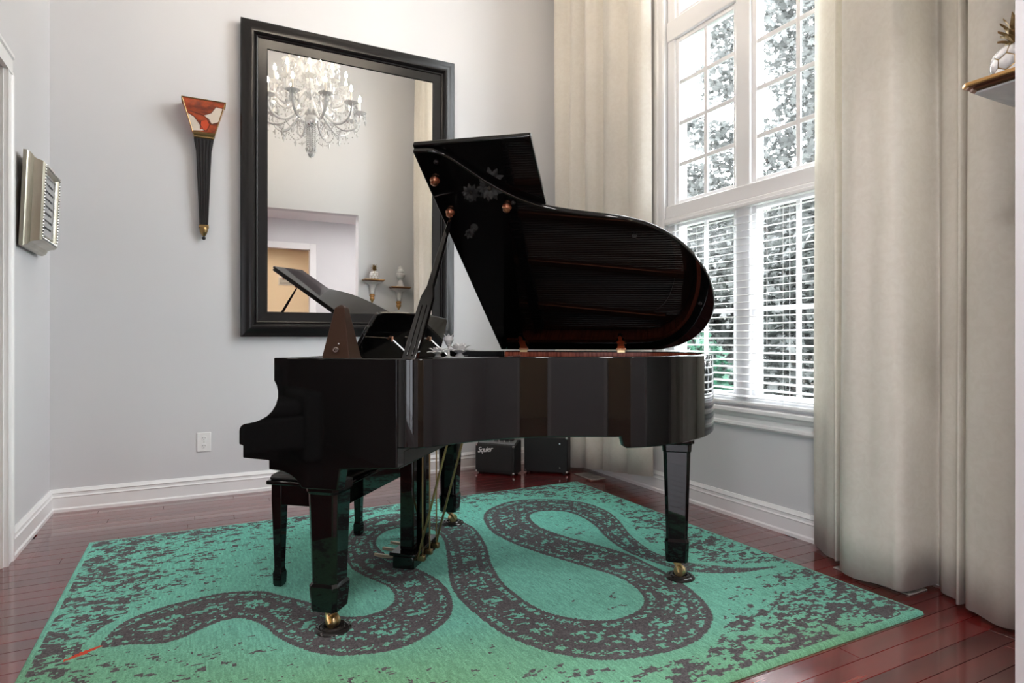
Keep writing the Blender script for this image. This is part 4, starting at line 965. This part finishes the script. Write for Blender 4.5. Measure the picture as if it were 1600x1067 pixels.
# ------------------------------------------------------------------ floor registers
def register(label, x0, x1, y0, y1):
    t = thing('floor_register', label, 'floor vent', (x0, y0, 0), 0, 'metal floor registers')
    w_, l_ = x1 - x0, y1 - y0; e = .014
    MB().box(0, e, 0, l_, 0, .005).box(w_ - e, w_, 0, l_, 0, .005).box(e, w_ - e, 0, e, 0, .005).box(e, w_ - e, l_ - e, l_, 0, .005).build('rim', 'vent_metal', t, .002)
    MB().box(e, w_ - e, e, l_ - e, .0003, .001).build('well', 'slot_dark', t, smooth=False)
    n_ = int((l_ - 2 * e) / .011)
    q = MB()
    for k in range(n_):
        yy = e + (k + .5) * (l_ - 2 * e) / n_; q.box(e, w_ - e, yy - .0022, yy + .0022, .001, .004)
    for k in range(3): xx = e + (k + 1) * (w_ - 2 * e) / 4; q.box(xx - .0025, xx + .0025, e, l_ - e, .001, .0042)
    q.build('grate', 'vent_metal', t, smooth=False)
register('metal floor register half under the nearer curtain', 2.59, 2.715, 1.488, 1.83)
register('metal floor register beside the amplifiers and corner curtain', 2.60, 2.73, 3.78, 4.02)

# ================================================================== CHANDELIER
CHX, CHY, CHZ = 1.005, 2.70, 2.84
ch = thing('crystal_chandelier', 'crystal chandelier with lit candle bulbs seen in the mirror', 'chandelier', (CHX, CHY, CHZ))
MB().lathe([(0, .30), (.02, .305), (.048, .33), (.062, .36), (.060, .385), (.04, .41), (.022, .43), (.03, .45), (.05, .48), (.045, .52), (.022, .56), (.018, .62), (.035, .66), (.055, .72), (.06, .78), (.04, .84), (.02, .88), (.026, .92), (.06, .96), (.075, .98), (.05, 1.0), (.02, 1.02), (.015, 1.12), (.03, 1.16), (.01, 1.2)], 18).build('column', 'crystal_bright', ch, ang=50)
MB().ball((0, 0, .345), .058, 16, 10).build('ball', 'chrome', ch)
MB().tube([(0, 0, 1.19), (0, 0, ZC - CHZ - .06)], .006, 8).build('chain', 'chrome', ch)
MB().lathe([(0, ZC - CHZ), (.07, ZC - CHZ), (.065, ZC - CHZ - .03), (.02, ZC - CHZ - .06), (0, ZC - CHZ - .06)], 20).build('canopy', 'chrome', ch)
def octa(q, x, y_, z, r, h):
    r, h = r * 1.35, h * 1.15
    q.add([(x, y_, z), (x + r, y_, z - h * .35), (x, y_ + r, z - h * .35), (x - r, y_, z - h * .35), (x, y_ - r, z - h * .35), (x, y_, z - h)],
          [(0, 1, 2), (0, 2, 3), (0, 3, 4), (0, 4, 1), (5, 2, 1), (5, 3, 2), (5, 4, 3), (5, 1, 4)])
def tier(n, R, z_hub, z_dish, z_dip, off):
    path = bspline([(.03, 0, z_hub), (R * .25, 0, z_hub + .06), (R * .5, 0, z_dip + .02), (R * .72, 0, z_dip - .02), (R * .95, 0, z_dip + .03), (R * 1.01, 0, z_dish - .05), (R, 0, z_dish)], 22)
    am = MB().tube([tuple(p) for p in path], .0135, 7).mesh('arm', 'crystal_bright')
    dm = MB().lathe([(.010, -.012), (.030, -.006), (.062, .012), (.068, .016), (.030, .002), (.014, .0), (.014, .018), (.011, .03), (0, .03)], 14, (R, 0, z_dish)).mesh('dish', 'crystal_bright')
    cm = MB().lathe([(.0095, .02), (.0095, .118), (.006, .122), (0, .122)], 10, (R, 0, z_dish)).mesh('candle', 'candle')
    bm_ = MB().lathe([(.004, .120), (.013, .132), (.015, .144), (.011, .160), (.004, .174), (.001, .185), (0, .186)], 10, (R, 0, z_dish)).mesh('bulb', 'bulb')
    q = MB()
    for k in range(8):
        a = 2 * PI * k / 8; x, y_ = R + .056 * math.cos(a), .056 * math.sin(a)
        octa(q, x, y_, z_dish + .006, .004, .012); octa(q, x, y_, z_dish - .008, .008, .036)
        if k % 2 == 0: octa(q, x, y_, z_dish - .04, .005, .014); octa(q, x, y_, z_dish - .055, .011, .055)
    for t in np.linspace(.15, .95, 9):
        x = R * t; z = z_dip - .04 - .05 * math.sin(PI * t); octa(q, x, 0, z, .006, .016)
    octa(q, R * .72, 0, z_dip - .05, .009, .06)
    cm2 = q.mesh('drops', 'crystal', smooth=False)
    for k in range(n):
        a = off + 2 * PI * k / n
        o = link('arm', am, ch); o.rotation_euler = (0, 0, a)
        for nm, me_ in (('dish', dm), ('candle', cm), ('bulb', bm_), ('drops', cm2)): link(nm, me_, o)
tier(10, .47, .42, .47, .30, .2)
tier(10, .35, .60, .66, .50, .2 + PI / 10)
tier(6, .21, .84, .92, .78, .1)
q = MB()
for R_, z_, n_, sag in ((.47, .455, 10, .11), (.35, .64, 10, .09), (.28, .30, 10, .07), (.21, .90, 6, .08)):      # bead swags from arm to arm
    for k in range(n_):
        a0, a1 = .2 + 2 * PI * k / n_, .2 + 2 * PI * (k + 1) / n_
        for t in np.linspace(0, 1, 12)[:-1]:
            a = a0 + (a1 - a0) * t; octa(q, R_ * math.cos(a), R_ * math.sin(a), z_ - sag * math.sin(PI * t), .0065, .017)
        octa(q, R_ * math.cos((a0 + a1) / 2), R_ * math.sin((a0 + a1) / 2), z_ - sag - .015, .011, .055)
o = q.build('bead_swags', 'crystal', ch, smooth=False); o['kind'] = 'stuff'
q = MB()
for ring_r, z0, n_ in ((.02, .30, 6), (.045, .33, 10), (0.0, .27, 1)):
    for k in range(n_):
        a = 2 * PI * k / n_; x, y_ = ring_r * math.cos(a), ring_r * math.sin(a); z = z0
        while z > (.10 if ring_r > .03 else .06):
            octa(q, x, y_, z, .006, .018); z -= .021
        octa(q, x, y_, z, .010, .05)
q.build('tassel', 'crystal', ch, smooth=False)

# ================================================================== HALL AND SIDE ROOM (seen in the mirror and in the piano's shine)
def downlight(label, x, y_, z, m_='fill_lamp', r=.10):
    t = thing('unseen_ceiling_light', label, 'ceiling light', (x, y_, z), 0, 'round ceiling lights of the hall')
    MB().lathe([(r, 0), (r + .022, 0), (r + .020, -.010), (r, -.012), (r, 0)], 28, cap=False).build('trim_ring', 'trim', t)
    MB().lathe([(0, -.002), (r, -.002), (r, -.008), (0, -.008)], 28).build('lens', m_, t)
for k, (x, y_) in enumerate([(-.2, .28), (1.1, .28), (2.4, .1), (-2.6, .0), (-2.6, 2.6), (-4.0, 1.5), (-1.6, 3.6)]):  # invented, unseen ceiling lights added to brighten the rooms
    downlight('added round ceiling fill light ' + ['in the hall behind the opening', 'in the hall before the lamp-lit doorway', 'at the closed end of the hall', 'at the window end of the hall', 'above the grey sofa', 'by the outer wall of the side room', 'just inside the side room doorway'][k], x, y_, HZ, 'fill_lamp' if k < 4 else 'fill_lamp_soft', .14)
downlight('round warm ceiling light in the room beyond the hall', 1.2, -2.6, 2.7, 'lamp_warm', .16)
gr_ = thing('wall_grille', 'white slatted wall vent in the lamp-lit room of the mirror', 'vent', (1.62, -3.898, 2.05))
MB().box(-.20, .20, 0, .012, -.085, .085).build('plate', 'trim', gr_, .003)
for k in range(5): MB().box(-.18, .18, .012, .022, -.062 + k * .028, -.050 + k * .028).build('slat', 'panel_grey', gr_, .002)
sf = thing('sofa', 'grey sofa in the side room, seen in the piano gloss', 'sofa', (-3.2, 2.3, 0), 0)
MB().box(-.45, .45, -1.0, 1.0, .12, .40).build('base', 'sofa_cloth', sf, .03, 3)
MB().box(-.45, -.2, -1.0, 1.0, .40, .82).build('backrest', 'sofa_cloth', sf, .06, 4)
for y0 in (-.98, .02): MB().box(-.2, .45, y0, y0 + .96, .40, .54).build('cushion', 'sofa_cloth', sf, .05, 4)
for y0 in (-1.16, 1.0): MB().box(-.45, .45, y0, y0 + .16, .0, .60).build('armrest', 'sofa_cloth', sf, .04, 3)
sd = thing('side_table', 'dark side table next to the grey sofa', 'table', (-3.3, 3.75, 0))
MB().box(-.25, .25, -.25, .25, .55, .58).build('top', 'dark_wood', sd, .005)
for a in (-.21, .21):
    for b in (-.21, .21): MB().box(a - .02, a + .02, b - .02, b + .02, 0, .55).build('leg', 'dark_wood', sd, .003)
lp = thing('table_lamp', 'lit table lamp with white drum shade on the side table', 'lamp', (-3.3, 3.75, .58))
MB().lathe([(0, 0), (.08, 0), (.08, .02), (.03, .04), (.06, .12), (.07, .2), (.03, .28), (.012, .32), (.012, .40), (0, .40)], 20).build('base', 'porcelain', lp)
MB().lathe([(.19, .36), (.15, .64), (.148, .64), (.188, .36), (.19, .36)], 28, cap=False).build('shade', 'lamp_shade', lp)
